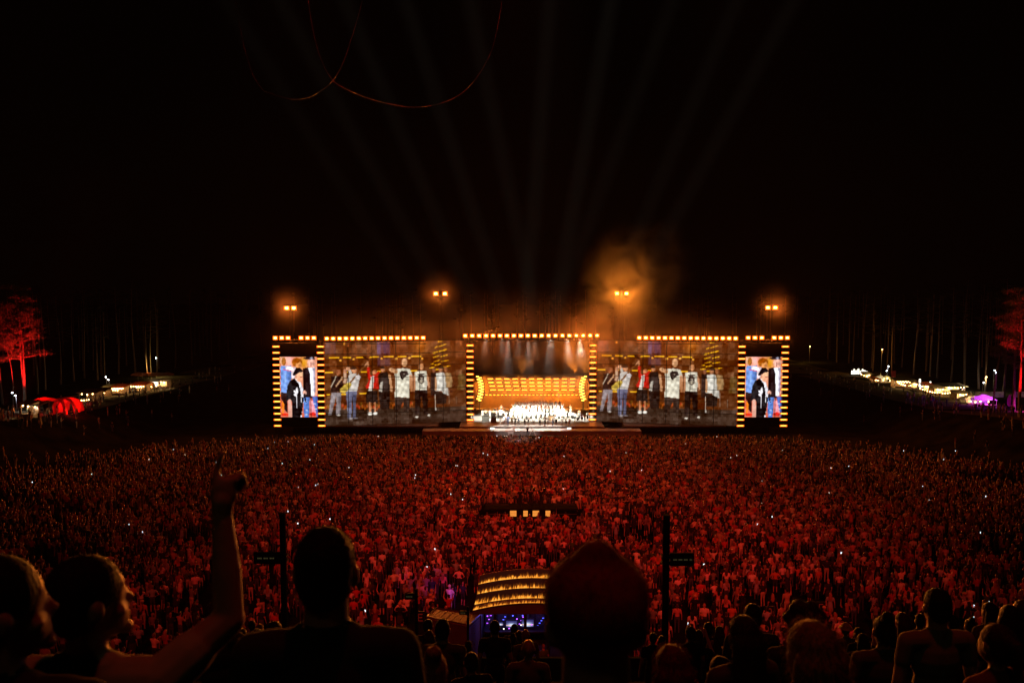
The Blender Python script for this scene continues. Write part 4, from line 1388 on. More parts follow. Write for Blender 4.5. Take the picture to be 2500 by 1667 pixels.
stand = [  # px, top, distance, pose, female, hair style, hair colour, shirt, label
    (615, 1513, 17.0, 'down', False, 'short', 1, (.3, .25, .2), "small head with lit crown below the left signpost"),
    (634, 1521, 16.2, 'phone', True, 'long', 2, (.4, .3, .2), "small blond head just right of the lit crown"),
    (590, 1532, 11.0, 'down', True, 'long', 0, K_, "dark long-haired head left of the smaller lit heads"),
    (626, 1533, 9.4, 'down', False, 'short', 0, K_, "round dark head under the left signpost's foot"),
    (669, 1515, 7.7, 'down', False, 'short', 0, (.06, .05, .05), "larger round head touching the left signpost's foot"),
    (935, 1530, 9.8, 'down', False, 'short', 1, (.3, .2, .15), "round lit head just above the woman at the broad man's shoulder"),
    (968, 1538, 13.6, 'down', True, 'long', 1, (.3, .2, .1), "small lit head right of the round lit head"),
    (998, 1540, 13.0, 'down', False, 'cap', 0, K_, "capped head left of the equipment roof"),
    (1045, 1510, 12.8, 'down', False, 'short', 0, K_, "head before the equipment roof's left corner"),
    (1048, 1537, 12.4, 'down', True, 'long', 1, K_, "long-haired head below the roof's left corner"),
    (1256, 1522, 16.8, 'down', False, 'short', 0, K_, "small head between the booth's two glowing monitors"),
    (1251, 1541, 14.0, 'down', True, 'bun', 0, K_, "pinned-up head below the booth's left monitor"),
    (1284, 1535, 13.6, 'down', False, 'shaved', 4, (.2, .17, .12), "bald head below the booth's right monitor"),
    (1144, 1563, 13.0, 'down', True, 'long', 0, K_, "low dark head left of the booth's doorway"),
    (1268, 1538, 15.0, 'down', True, 'ponytail', 1, K_, "ponytailed head between two heads under the booth"),
    (1245, 1642, 9.2, 'down', False, 'shaved', 4, (.2, .15, .1), "bald crown at the very bottom under the booth"),
    (1594, 1543, 13.0, 'down', False, 'short', 0, K_, "head right of the red cap's ear"),
    (1616, 1550, 14.5, 'down', True, 'long', 0, K_, "long-haired head beside the right signpost's foot"),
    (1686, 1527, 11.5, 'down', False, 'short', 0, K_, "head just right of the right signpost"),
    (1706, 1536, 11.8, 'phone', True, 'long', 0, K_, "woman lifting a phone right of the right signpost"),
    (1730, 1517, 13.5, 'down', False, 'short', 0, K_, "standing dark figure left of the long-haired woman"),
    (1757, 1527, 13.2, 'down', True, 'long', 1, (.2, .1, .1), "reddish long-haired head left of the long-haired woman"),
    (2066, 1519, 13.0, 'down', False, 'hat', 3, (.1, .1, .1), "spectator in a flat pale straw hat"),
    (2097, 1530, 12.5, 'down', False, 'short', 0, K_, "head right of the straw hat"),
    (2106, 1545, 10.5, 'high', True, 'long', 0, K_, "woman with an arm arched over her head"),
    (2204, 1493, 10.5, 'down', True, 'long', 1, K_, "reddish long-haired head right of the top bun"),
    (2247, 1497, 14.0, 'down', False, 'short', 0, K_, "small head left of the olive shirt"),
    (2326, 1499, 12.6, 'down', False, 'short', 0, K_, "small head right of the olive shirt"),
    (2370, 1501, 11.8, 'high', True, 'bun', 0, K_, "woman with a lit raised arm right of the olive shirt"),
    (2417, 1468, 10.6, 'down', True, 'long', 0, (.12, .11, .09), "dim long-haired figure above the woman with pulled-back hair"),
    (2466, 1475, 7.2, 'down', True, 'long', 0, K_, "tall dark long-haired figure near the right edge"),
    (2499, 1462, 8.0, 'down', False, 'short', 1, (.3, .1, .06), "spectator with a red lit cheek cut by the right edge"),
    (1150, 1590, 6.6, 'down', False, 'short', 0, K_, "dark spectator low in front of the equipment shelter"),
    (1290, 1560, 7.8, 'down', False, 'shaved', 4, (.2, .17, .12), "bald man in dull shirt left of the red cap"),
    (430, 1585, 4.6, 'down', False, 'short', 0, K_, "dark figure under the raised arm's shirt sleeve"),
    (1760, 1600, 5.0, 'down', True, 'long', 0, K_, "low dark figure between red hair and long hair"),
    (2340, 1585, 6.4, 'down', True, 'long', 0, K_, "low dark figure between olive shirt and pulled-back hair"),
]
for px, top, d, pose, fe, hs, hc, shirt, lab in stand:
    hh = {'curly': 1.77, 'bun': 1.78, 'hat': 1.75, 'cap': 1.74, 'shaved': 1.722}.get(hs, 1.728)
    loc, s = feet_for(px, top, d, hh)
    hmat = [M['hair_dark'], M['hair_brown'], M['hair_blond'], M['straw'], SK][hc]
    person(('down', pose, fe, 'short', 'trousers', 0, 0), None if hs == 'shaved' else hs, hmat, shirt, K_, loc, rng.uniform(-.4, .4), s, lab, "spectators on the stand's steps", .017)

# ---------------- sign posts on the front steps of the stand
def sign_post(px, top, d, r, sx0, sx1, sy0, sy1, label, arrow):
    x = WX(px, d)
    z0, z1 = stand_z(d), ZC(top, d)
    t = thing("sign_post", label, "signpost", (x, d, z0), group="signposts on the stand")
    b = MB(); b.tube((0, 0, 0), (0, 0, z1 - z0), r, n=10); b.build("post", M['black'], t)
    xa, xb, za, zb_ = WX(sx0, d) - x, WX(sx1, d) - x, ZC(sy1, d) - z0, ZC(sy0, d) - z0
    b = MB(); b.box(((xa + xb) / 2, 0, (za + zb_) / 2), (xb - xa, .05, zb_ - za)); b.build("sign_board", M['black'], t)
    b = MB()
    zc, w = (za + zb_) / 2, xb - xa
    n = 11
    for k in range(n):
        if k % 4 != 3:
            b.box((xa + w * (.16 + .6 * k / n), -.028, zc), (w * .036, .004, .022 if k % 2 else .03))
    if arrow:
        b.box((xa + w * .86, -.028, zc + .012), (.05, .004, .008), 0, 0); b.box((xa + w * .86, -.028, zc - .012), (.05, .004, .008))
    b.build("sign_print", M['faint'], t)
    for zz in (za + .06, zb_ - .06):
        b = MB(); b.box((0, 0, zz), (r * 2.6, r * 2.6, .03)); b.build("clamp", M['black'], t)


sign_post(683, 1253, 16, .062, 610, 680, 1347, 1375, "tall black signpost beside the broad man's head, its board pointing left", False)
sign_post(1632, 1256, 16, .066, 1641, 1701, 1349, 1380, "tall black signpost right of the red cap, its board with a dim arrow", True)
sign_post(1012, 1437, 17, .032, 983, 1009, 1447, 1462, "slim black signpost above the broad man's shoulder", False)
sign_post(1140, 1480, 18, .026, 1119, 1139, 1490, 1499, "short slim signpost in front of the equipment roof", False)

# ================================================================== SOUND BOOTH AND ITS NEIGHBOURS
D = 48.0
bx = WX(1300, D)
booth = thing("sound_booth", "sound booth whose arched roof bands glow with orange flames", "sound booth", (bx, D, floor_z(D)))
bz = booth.location


def flame_mat():
    m, nt, b = _nt("flame_band_screen")
    b.inputs["Base Color"].default_value = (.012, .012, .012, 1)
    a = nt.nodes.new("ShaderNodeAttribute"); a.attribute_name = "band"
    sep = nt.nodes.new("ShaderNodeSeparateXYZ")
    nt.links.new(a.outputs["Vector"], sep.inputs[0])
    sc = nt.nodes.new("ShaderNodeVectorMath"); sc.operation = 'MULTIPLY'; sc.inputs[1].default_value = (60, 1.1, 1)
    nt.links.new(a.outputs["Vector"], sc.inputs[0])
    n = nt.nodes.new("ShaderNodeTexNoise"); n.inputs["Scale"].default_value = 1; n.inputs["Detail"].default_value = 3; n.inputs["Distortion"].default_value = .8
    nt.links.new(sc.outputs[0], n.inputs["Vector"])
    # flame height threshold: lit where noise > height
    mul = nt.nodes.new("ShaderNodeMath"); mul.operation = 'MULTIPLY_ADD'; mul.inputs[1].default_value = 1.25; mul.inputs[2].default_value = -0.06
    nt.links.new(n.outputs["Fac"], mul.inputs[0])
    sub = nt.nodes.new("ShaderNodeMath"); sub.operation = 'SUBTRACT'
    nt.links.new(mul.outputs[0], sub.inputs[0]); nt.links.new(sep.outputs["Y"], sub.inputs[1])
    r = nt.nodes.new("ShaderNodeValToRGB")
    e = r.color_ramp.elements
    e[0].position, e[0].color = 0.0, (.004, .002, .001, 1)
    e[1].position, e[1].color = 0.62, (1.0, .47, .07, 1)
    q = e.new(.22); q.color = (.10, .024, .002, 1)
    q = e.new(.40); q.color = (.85, .27, .02, 1)
    nt.links.new(sub.outputs[0], r.inputs["Fac"])
    nt.links.new(r.outputs["Color"], b.inputs["Emission Color"])
    b.inputs["Emission Strength"].default_value = 1.3
    m.cycles.emission_sampling = 'NONE'
    return m


FLAME = flame_mat()
levels = [(1167, 1406, 1389.5, 0.0), (1163, 1428.5, 1412.5, .25), (1158, 1452.5, 1437, .5), (1152.5, 1478, 1461.8, .75), (1147.5, 1492, 1473.5, .95)]   # left px, left py, crown py, how far towards us


def arch(lv, off=0.0, dz=0.0):
    lpx, lpy, cpy, fwd = lv
    d = D - 2.6 - fwd - off
    xl = WX(lpx, d) - WX(1300, d)
    zl, zc = ZC(lpy, d), ZC(cpy, d)
    return [Vector((bx + xl * -u, d, zl + (zc - zl) * (1 - u * u) + dz)) for u in np.linspace(-1, 1, 49)]


for k in range(4):
    lo = arch(levels[k + 1])
    up = [Vector((p.x, p.y + .05, p.z)) for p in arch(levels[k][:3] + (levels[k + 1][3],), -.05)]
    n = len(up)
    me = MB(); me.add([p - bz for p in lo] + [p - bz for p in up], [(i, i + 1, n + i + 1, n + i) for i in range(n - 1)])
    me_ = me.mesh("flame_band", [FLAME])
    at = me_.attributes.new("band", 'FLOAT_VECTOR', 'POINT')
    uv = [(i / (n - 1) + k * 3.7, 0, 0) for i in range(n)] + [(i / (n - 1) + k * 3.7, 1.0 if k < 3 else .62, 0) for i in range(n)]
    at.data.foreach_set("vector", np.array(uv).ravel())
    link("flame_band", me_, booth)
    b = MB(); b.path([p - bz + Vector((0, -.02, .03)) for p in lo], .035, 5); b.build("band_edge", M['truss'], booth)
b = MB(); rim = arch(levels[0]); b.path([p - bz for p in rim], .06, 6); b.build("roof_rim", M['roofpanel'], booth)
rb = [Vector((p.x, p.y + 5.0, p.z - 2.4)) for p in rim]
b = MB(); b.add([p - bz for p in rim] + [p - bz for p in rb], [(i, i + 1, 49 + i + 1, 49 + i) for i in range(48)]); b.build("roof", M['black'], booth)
lo = arch(levels[4])
fz = ZC(1499, D - 3.6)
b = MB(); b.add([p - bz for p in lo] + [Vector((p.x, p.y, fz)) - bz for p in lo], [(i, i + 1, 49 + i + 1, 49 + i) for i in range(48)]); b.build("fascia", M['canvas_dark'], booth)
for px in (1208, 1283, 1340, 1394):
    x = WX(px, D - 3.5)
    b = MB(); b.box((x - bx, -3.5, (fz - bz.z) / 2), (.16, .16, fz - bz.z)); b.build("post", M['black'], booth)
b = MB(); b.box((0, 1.2, (fz - bz.z) / 2), (5.7, .15, fz - bz.z + 1.0)); b.build("back_wall", M['canvas_dark'], booth)
for s in (-1, 1):
    b = MB(); b.box((s * 2.85, -1.2, (fz - bz.z) / 2), (.12, 4.6, fz - bz.z + .8)); b.build("side_wall", M['black'], booth)
b = MB(); b.box((0, -1.2, .75), (5.4, .9, .08)); b.box((0, -.8, .36), (5.4, .08, .7)); b.build("desk", M['black'], booth)
for k, (xx, w_, h_) in enumerate(((-2.4, .6, 1.5), (-1.7, .5, 1.1), (-.5, .7, 1.35), (.5, .5, 1.0), (1.3, .7, 1.5), (2.2, .5, 1.2))):
    b = MB(); b.box((xx, .7, h_ / 2), (w_, .6, h_)); rk = b.build("equipment_rack", M['truss'], booth)
    b = MB()
    for q_ in range(4):
        b.box((xx - w_ * .3 + .1 * q_, .39, h_ * (.3 + .15 * q_)), (.09, .02, .03))
    b.build("rack_lamp", M['blue_led'] if k % 2 else M['violet_led'], rk)
for px, py, w, h in ((1249, 1521, .66, .42), (1288, 1519, .72, .46), (1222, 1521, .34, .24)):
    p = P(px, py, D - 1.3) - bz
    b = MB(); b.box((p.x, p.y, p.z), (w, .08, h)); mon = b.build("monitor", M['black'], booth)
    mp = Pic(0, 0, 1, 1, 14, 9); mp.a[:] = (40, 40, 90); mp.glow(.5, .7, .42, .34, (215, 235, 255), 1); mp.put((mp.Y > .62) & (mp.Y < .76), (255, 190, 160), .8)
    link("screen", led_grid("screen", M['led_side'], mp, 0, 14, 0, 9, np.array((p.x - w / 2 + .03, p.y - .05, p.z + h / 2 - .03)), np.array((w - .06, 0, 0)), np.array((0, 0, -h + .06)), np.array((0, -1.0, 0)), .004), mon)
for px, py, mm in ((1252, 1502, 'blue_led'), (1276, 1502, 'blue_led'), (1190, 1503, 'violet_led'), (1199, 1524, 'blue_led'), (1262, 1510, 'violet_led'), (1298, 1524, 'violet_led'), (1243, 1533, 'violet_led'), (1272, 1525, 'sign_white'), (1230, 1534, 'sign_white')):
    p = P(px, py, D - 1.8) - bz
    b = MB(); b.lathe(p, [(.001, -.04), (.035, -.02), (.04, .015), (.001, .035)], 6); b.build("indicator_lamp", M[mm], booth)
point("booth_blue_light", (bx - 2, D - 1.6, fz - .25), 110, (.16, .14, 1.0), .2)
point("booth_violet_light", (bx - .4, D - 1.6, fz - .25), 90, (.4, .14, 1.0), .2)
spot("booth_side_light", (bx - 3.6, D + .5, fz + .6), (bx - 6.0, D + 5.5, floor_z(D + 5.5)), 220, (.35, .10, 1.0), 46, 1.0, .1)

# equipment shelter with a tilted ribbed roof
q = [P(1065, 1484, 45.5), P(1173, 1500, 44.5), P(1145, 1526, 42.5), P(1041, 1506, 43.5)]
c = sum(q, Vector()) / 4
t = thing("equipment_shelter", "low dark shelter with a tilted ribbed roof left of the sound booth", "shelter", (c.x, c.y, floor_z(c.y)))
n = 7
for k in range(n):
    a0, a1, b0, b1 = (q[0].lerp(q[1], k / n + .006), q[0].lerp(q[1], (k + 1) / n - .006), q[3].lerp(q[2], k / n + .006), q[3].lerp(q[2], (k + 1) / n - .006))
    b = MB(); b.add([x - t.location for x in (a0, a1, b1, b0)] + [x - t.location - Vector((0, 0, .08)) for x in (a0, a1, b1, b0)], [(0, 3, 2, 1), (4, 5, 6, 7), (0, 1, 5, 4), (1, 2, 6, 5), (2, 3, 7, 6), (3, 0, 4, 7)])
    b.build("roof_panel", M['roofpanel'], t)
b = MB()
for i in range(4):
    b.tube(q[i] - t.location + Vector((0, 0, .03)), q[(i + 1) % 4] - t.location + Vector((0, 0, .03)), .035, n=5)
b.build("roof_frame", M['truss'], t)
wq = [Vector((x.x, x.y, x.z - .1)) for x in q]
b = MB(); b.add([x - t.location for x in wq] + [Vector((x.x, x.y, floor_z(x.y) - .1)) - t.location for x in wq], [(0, 1, 5, 4), (1, 2, 6, 5), (2, 3, 7, 6), (3, 0, 4, 7)]); b.build("wall", M['canvas_dark'], t)

# camera platform in the middle of the crowd
d = 78.0
cx = WX(1298, d)
gz = floor_z(d)
t = thing("camera_platform", "dark camera platform amid the crowd with amber backlit panels below", "platform", (cx, d, gz))
zt_, zb_ = ZC(1246, d) - gz, ZC(1261.5, d) - gz
b = MB(); b.box((0, 1.0, zt_ + .08), (8.6, 2.0, .16)); b.build("deck", M['skirt'], t)
b = MB(); b.box((0, .3, (zt_) / 2), (8.4, .1, zt_)); b.build("skirt", M['skirt'], t)
for xa, xb in ((1245, 1261), (1278, 1289), (1301, 1317), (1333, 1345)):
    w = (xb - xa) / F_PX * d
    x = WX((xa + xb) / 2, d) - cx
    for hh_ in (0, 1):
        z0 = zb_ + (zt_ - zb_) * hh_ * .5
        b = MB(); b.box((x, .22, z0 + (zt_ - zb_) * .235), (w, .05, (zt_ - zb_) * .46)); b.build("lit_panel", M['amber_panel'], t)
b = MB()
for z in (zt_ + .15, zt_ + .6, zt_ + 1.05):
    for xa, xb in ((-4.2, -2.1), (2.1, 4.2)):
        b.tube((xa, .05, z - .5), (xb, .05, z - .5), .025, n=4)
b.build("rail", M['truss'], t)
for k, (px, lab) in enumerate(((1270, "camera operator seated on the crowd's platform, leftmost"), (1296, "camera operator standing at the middle of the crowd's platform"), (1322, "camera operator crouching at the right of the crowd's platform"))):
    p = Vector((WX(px, d + 1.0), d + 1.0, gz + zt_ + .165))
    person(('down', 'phone', False, 'short', 'trousers', 0, 0), 'cap', M['hair_dark'], K_, K_, p, rng.uniform(-.3, .3), .95, lab, "camera operators on the platform")
    tr = thing("camera_tripod", "camera on a tripod, %s from the platform's left" % ORD[k], "camera", (p.x + .3, p.y + .6, p.z), group="cameras on the crowd's platform")
    b = MB(); b.box((0, 0, 1.45), (.25, .6, .28)); b.tube((0, .3, 1.45), (0, .55, 1.45), .09, n=8); b.build("camera_body", M['black'], tr)
    for a in (0, 2.1, 4.2):
        b = MB(); b.tube((0, 0, 1.3), (.4 * math.cos(a), .4 * math.sin(a), 0), .025, n=4); b.build("leg", M['truss'], tr)

# lettered section boards above the barrier line
for px, py, ch in ((1026, 1506, "E"), (1615, 1506, "U"), (1878, 1492, "D"), (2004, 1481, "C")):
    d = 48.0 if px > 1200 else 43.0
    p = P(px, py, d)
    t = thing("section_board", "small dark board with a pale letter %s on the barrier line" % ch, "letter board", (p.x, d, floor_z(d)), group="lettered boards along the barrier")
    H = p.z - floor_z(d)
    b = MB(); b.box((0, 0, H), (.5, .05, .62)); b.build("board", M['black'], t)
    b = MB(); b.box((0, .06, H / 2), (.05, .05, H)); b.build("post", M['black'], t)
    b = MB()
    seg = {"E": ((-.10, 0, .05, .38), (0, .17, .24, .05), (0, 0, .20, .05), (0, -.17, .24, .05)), "U": ((-.10, .02, .05, .36), (.10, .02, .05, .36), (0, -.17, .24, .05)),
           "D": ((-.10, 0, .05, .38), (.11, 0, .05, .28), (0, .17, .18, .05), (0, -.17, .18, .05)), "C": ((-.10, 0, .05, .34), (.01, .17, .20, .05), (.01, -.17, .20, .05))}[ch]
    for k, (x, z, w, h) in enumerate(seg):
        b.box((x, -.03 - .002 * k, H + z), (w, .006, h))
    b.build("letter", M['canvas'], t)
for k, px in enumerate((700, 1000, 1700, 1830, 1910, 2040, 2130)):
    d = 43.0
    t = thing("crowd_barrier", "steel crowd barrier at the front of the floor, %s from the left" % ORD[k], "barrier", (WX(px, d), d, floor_z(d)), group="steel barriers below the stand")
    b = MB()
    for z in (.15, 1.1):
        b.tube((-1.1, 0, z), (1.1, 0, z), .025, n=5)
    for x in (-1.1, 1.1):
        b.tube((x, 0, 0), (x, 0, 1.1), .025, n=5); b.box((x, 0, .02), (.06, .6, .04))
    b.build("frame", M['truss'], t)
    b = MB()
    for q_ in range(1, 16):
        b.tube((-1.1 + 2.2 * q_ / 16, 0, .15), (-1.1 + 2.2 * q_ / 16, 0, 1.1), .010, n=4)
    b.build("grille", M["truss"], t)

# ================================================================== THE CROWD ON THE FLOOR
SHIRTS = [("white", (.78, .77, .74), 2.6), ("black", (.015, .015, .016), 5), ("grey", (.22, .22, .23), 2), ("red", (.42, .035, .03), 1.5), ("navy", (.02, .03, .07), 3), ("pink", (.60, .30, .30), 1),
          ("beige", (.48, .38, .26), 1.3), ("green", (.06, .15, .05), .5), ("orange", (.55, .17, .04), .7), ("maroon", (.16, .02, .025), 1), ("pale blue", (.35, .45, .60), .8)]
LOWS = [("black trousers", 'trousers', (.02, .02, .02)), ("blue jeans", 'trousers', (.07, .10, .18)), ("pale shorts", 'shorts', (.5, .46, .38)), ("dark shorts", 'shorts', (.04, .04, .045)), ("a long dress", 'dress', None), ("a dark skirt", 'skirt', (.04, .04, .045))]
HEADS = [("short dark hair", 'short', 0), ("short brown hair", 'short', 1), ("long blond hair", 'long', 2), ("long dark hair", 'long', 0), ("a brown ponytail", 'ponytail', 1), ("a dark cap", 'cap', 0), ("a straw hat", 'hat', 3), ("a shaved head", 'shaved', 4)]
POSES = [("arms down", ('down', 'down'), 4), ("one arm raised", ('down', 'high'), 1.4), ("both arms raised", ('up', 'up'), 1.2), ("arms folded", ('fold', 'fold'), 1.5), ("hands on hips", ('hips', 'hips'), .8), ("hands clapping", ('clap', 'clap'), 2), ("a phone held up", ('down', 'phone'), 1.2)]


def wchoice(items, w=-1):
    return rng.choices(items, [i[w] for i in items])[0]


def inside_crowd(x, y):
    """Where people stand on the floor, and how densely (0..1)."""
    if y < 41.0 or y > 135.0: return 0
    lim = min(1.0, (135.0 - y) / 30.0)
    half = 36 + 32 * math.sqrt(max(0, lim))
    if abs(x) > half: return 0
    e = 1.0 if abs(x) < half - 18 else max(0.12, (half - abs(x)) / 18)
    if abs(x - bx) < 4.6 and 42.5 < y < 52: return 0                                     # booth
    if abs(x + 3) < 2.6 and 40 < y < 47: return 0                                      # shelter
    if abs(x - cx0) < 4.9 and 74.4 < y < 82: return 0                                  # camera platform
    dens = .52 + .48 * smooth01((y - 44) / 26)
    k = .5 + .5 * math.sin(x * .35 + 1.3 * math.sin(y * .21)) * math.sin(y * .33 + .8 * math.sin(x * .17))
    if y < 72 and k > .78: dens *= .2
    k2 = .5 + .5 * math.sin(x * .19 - y * .11 + 2.2 * math.sin(x * .07)) * math.sin(y * .17 + 1.1 * math.sin(x * .13))
    if y >= 72 and k2 > .86: dens *= .35                                                     # trodden lanes and gaps near the stand
    return e * dens


cx0 = cx
cand = []
y = 41.5
while y < 135.0:
    step = .80
    x = -72.0
    while x < 72.0:
        xx, yy = x + rng.uniform(-.34, .34), y + rng.uniform(-.34, .34)
        if rng.random() < inside_crowd(xx, yy) * .93:
            cand.append((xx, yy))
        x += step
    y += step


def pix(x, yy, z):
    c, s = math.cos(PITCH), math.sin(PITCH)
    dep = yy * c - z * s
    return 1250 + F_PX * x / dep, 833.5 - F_PX * (yy * s + z * c) / dep


def hidden(px, py):
    """Roughly behind one of the big near heads or the booth."""
    return (1300 < px < 1600 and py > 1300) or (690 < px < 880 and py > 1290) or (90 < px < 310 and py > 1345) or (1130 < px < 1330 and py > 1390) or (px < 95 and py > 1360) or py > 1560 or (400 < px < 560 and py > 1230)


near = [c for c in cand if (lambda q: 20 < q[0] < 2480 and not hidden(*q))(pix(c[0], c[1], floor_z(c[1]) + 1.3))]
near.sort(key=lambda c: c[1])
near = near[:168]
near_set = set(near)
used = set()
for (x, yy) in near:
    for _ in range(200):
        sh, lo, hd, po = wchoice(SHIRTS), rng.choice(LOWS), rng.choice(HEADS), wchoice(POSES)
        key = (sh[0], lo[0], hd[0], po[0])
        fe = hd[1] in ('long', 'ponytail') or lo[1] in ('dress', 'skirt')
        if key in used or (lo[1] in ('dress', 'skirt') and hd[1] in ('cap', 'shaved', 'short')):
            continue
        used.add(key)
        break
    art = "an" if sh[0][0] in "aeiou" else "a"
    lab = ("person in %s %s dress with %s and %s" % (art, sh[0], hd[0], po[0])) if lo[1] == 'dress' else "person in %s shirt, %s, %s, %s" % (sh[0], lo[0], hd[0], po[0])
    hmat = [M['hair_dark'], M['hair_brown'], M['hair_blond'], M['straw'], SK][hd[2]]
    o = person((po[1][0], po[1][1], fe, 'short', lo[1], 0, 0), None if hd[1] == 'shaved' else hd[1], hmat, sh[1], lo[2] or sh[1], (x, yy, terrain(x, yy) - .01), rng.uniform(-.45, .45) + math.atan2(x - 3, 150 - yy) * .6, rng.uniform(.92, 1.06),
               lab, "spectators standing on the floor below the stand")
    if po[0] == "a phone held up":
        ph = bpy.data.meshes.get("phone_slab")
        if ph is None:
            mb = MB(); mb.box((.09, .43, 1.56), (.075, .012, .15)); mb.add([(.056, .422, 1.50), (.124, .422, 1.50), (.124, .422, 1.62), (.056, .422, 1.62)], [(0, 1, 2, 3)], 1)
            ph = mb.mesh("phone_slab", [M['black'], M['phone']])
        link("phone", ph, o)

# the rest: one mass of people, placed by geometry nodes from a point cloud
SRC = bpy.data.collections.new("crowd_figures")
variants = []
for k, (pose, fe, low, hs) in enumerate(((('down', 'down'), False, 'trousers', 'short'), (('down', 'down'), True, 'trousers', 'long'), (('clap', 'clap'), False, 'shorts', 'short'), (('up', 'up'), True, 'shorts', 'ponytail'),
                                         (('down', 'high'), False, 'trousers', 'cap'), (('fold', 'fold'), False, 'trousers', 'short'), (('down', 'down'), True, 'dress', 'long'), (('clap', 'clap'), True, 'trousers', 'bun'),
                                         (('hips', 'hips'), False, 'shorts', 'short'), (('down', 'phone'), True, 'trousers', 'long'), (('up', 'down'), False, 'trousers', 'short'), (('down', 'down'), False, 'shorts', 'shaved'))):
    bme = fuse("crowd_body", body_prims(pose[0], pose[1], fe, 'short', low), .045, [I_SKIN, I_TOP, I_BOT, SHOE, I_HAIR, M['phone']], 1, TAGS)
    bm = bmesh.new()
    bm.from_mesh(bme)
    if hs != 'shaved':
        hme = fuse("crowd_hair", hair_prims(hs), .045, [I_HAIR], 1)
        n0 = len(bm.faces)
        bm.from_mesh(hme)
        bm.faces.ensure_lookup_table()
        for f in bm.faces[n0:]:
            f.material_index = 4
    if pose[1] == 'phone':
        for v4 in ([(.05, .40, 1.50), (.14, .40, 1.50), (.14, .40, 1.63), (.05, .40, 1.63)],):
            f = bm.faces.new([bm.verts.new(v) for v in v4]); f.material_index = 5
    for f in bm.faces:
        f.smooth = True
    bm.to_mesh(bme)
    bm.free()
    o = bpy.data.objects.new("figure_%s" % chr(97 + k), bme)
    SRC.objects.link(o)
    variants.append(o)

pts, var_, rot_, sc_, ctop, cbot, chair, cskin = [], [], [], [], [], [], [], []
wv = [5, 5, 3, 1.2, 1.0, 3, 2.2, 2.4, 1, .15, .9, 1.2]


def add_member(x, yy, z=None, shade=1.0):
    pts.append((x, yy, terrain(x, yy) - .01 if z is None else z))
    var_.append(rng.choices(range(12), wv)[0])
    rot_.append((0, 0, rng.uniform(-.5, .5) + math.atan2(x - 3, 150 - yy) * .6))
    sc_.append(rng.uniform(.90, 1.06))
    s = wchoice(SHIRTS)[1]
    ctop.append([c * rng.uniform(.8, 1.15) * shade for c in s])
    cbot.append(list(rng.choice([(.02, .02, .02), (.07, .10, .18), (.5, .46, .38), (.04, .04, .045), (.05, .05, .07)])))
    chair.append(list(rng.choice([(.018, .012, .009), (.07, .035, .018), (.07, .035, .018), (.34, .2, .09), (.30, .22, .14), (.2, .1, .05)])))
    cskin.append(list(rng.choice(SKINS)))


for (x, yy) in cand:
    if (x, yy) not in near_set:
        add_member(x, yy)
for k in range(300):                                                    # strollers on and below the rim paths
    s = rng.choice((-1, 1))
    yy = rng.triangular(98, 245, 125)
    x = s * rng.choice((rng.gauss(75.5, 2.2), rng.gauss(79, 3), rng.gauss(72, 4)))
    add_member(x, yy, None, .8)
for px, py in ((20, 1030), (45, 1036), (75, 1040), (95, 1030), (120, 1032), (140, 1034), (100, 1044), (160, 1020), (175, 1030), (10, 1028), (55, 1042), (125, 1045), (185, 1022), (150, 1040)):
    p = ground_at(px, py + rng.uniform(-3, 6))
    add_member(p.x, p.y, None, .7)

cm = bpy.data.meshes.new("crowd")
cm.from_pydata(pts, [], [])


def put_attr(name, typ, arr):
    a = cm.attributes.new(name, typ, 'POINT')
    a.data.foreach_set({'INT': "value", 'FLOAT': "value", 'FLOAT_VECTOR': "vector", 'FLOAT_COLOR': "color"}[typ], np.array(arr, dtype=np.int32 if typ == 'INT' else float).ravel())


put_attr("figure", 'INT', var_); put_attr("turn", 'FLOAT_VECTOR', rot_); put_attr("size", 'FLOAT', sc_)
for nm, arr in (("top", ctop), ("bottom", cbot), ("hair", chair), ("skin", cskin)):
    put_attr(nm, 'FLOAT_COLOR', [c + [1] for c in arr])
crowd = tag(link("crowd", cm), "dense festival crowd filling the floor between stage and stand", "crowd", None, 'stuff')
ng = bpy.data.node_groups.new("crowd_scatter", 'GeometryNodeTree')
ng.interface.new_socket("Geometry", in_out='INPUT', socket_type='NodeSocketGeometry')
ng.interface.new_socket("Geometry", in_out='OUTPUT', socket_type='NodeSocketGeometry')
ni, no_ = ng.nodes.new("NodeGroupInput"), ng.nodes.new("NodeGroupOutput")
ci = ng.nodes.new("GeometryNodeCollectionInfo")
ci.inputs["Collection"].default_value = SRC
ci.inputs["Separate Children"].default_value = True
ci.inputs["Reset Children"].default_value = True
iop = ng.nodes.new("GeometryNodeInstanceOnPoints")
iop.inputs["Pick Instance"].default_value = True


def named(n, t):
    q = ng.nodes.new("GeometryNodeInputNamedAttribute")
    q.data_type = t
    q.inputs["Name"].default_value = n
    return q.outputs["Attribute"]


e2r = ng.nodes.new("FunctionNodeEulerToRotation")
ng.links.new(named("turn", 'FLOAT_VECTOR'), e2r.inputs[0])
ng.links.new(ni.outputs[0], iop.inputs["Points"])
ng.links.new(ci.outputs[0], iop.inputs["Instance"])
ng.links.new(named("figure", 'INT'), iop.inputs["Instance Index"])
ng.links.new(e2r.outputs[0], iop.inputs["Rotation"])
ng.links.new(named("size", 'FLOAT'), iop.inputs["Scale"])
ng.links.new(iop.outputs[0], no_.inputs[0])
crowd.modifiers.new("scatter", 'NODES').node_group = ng

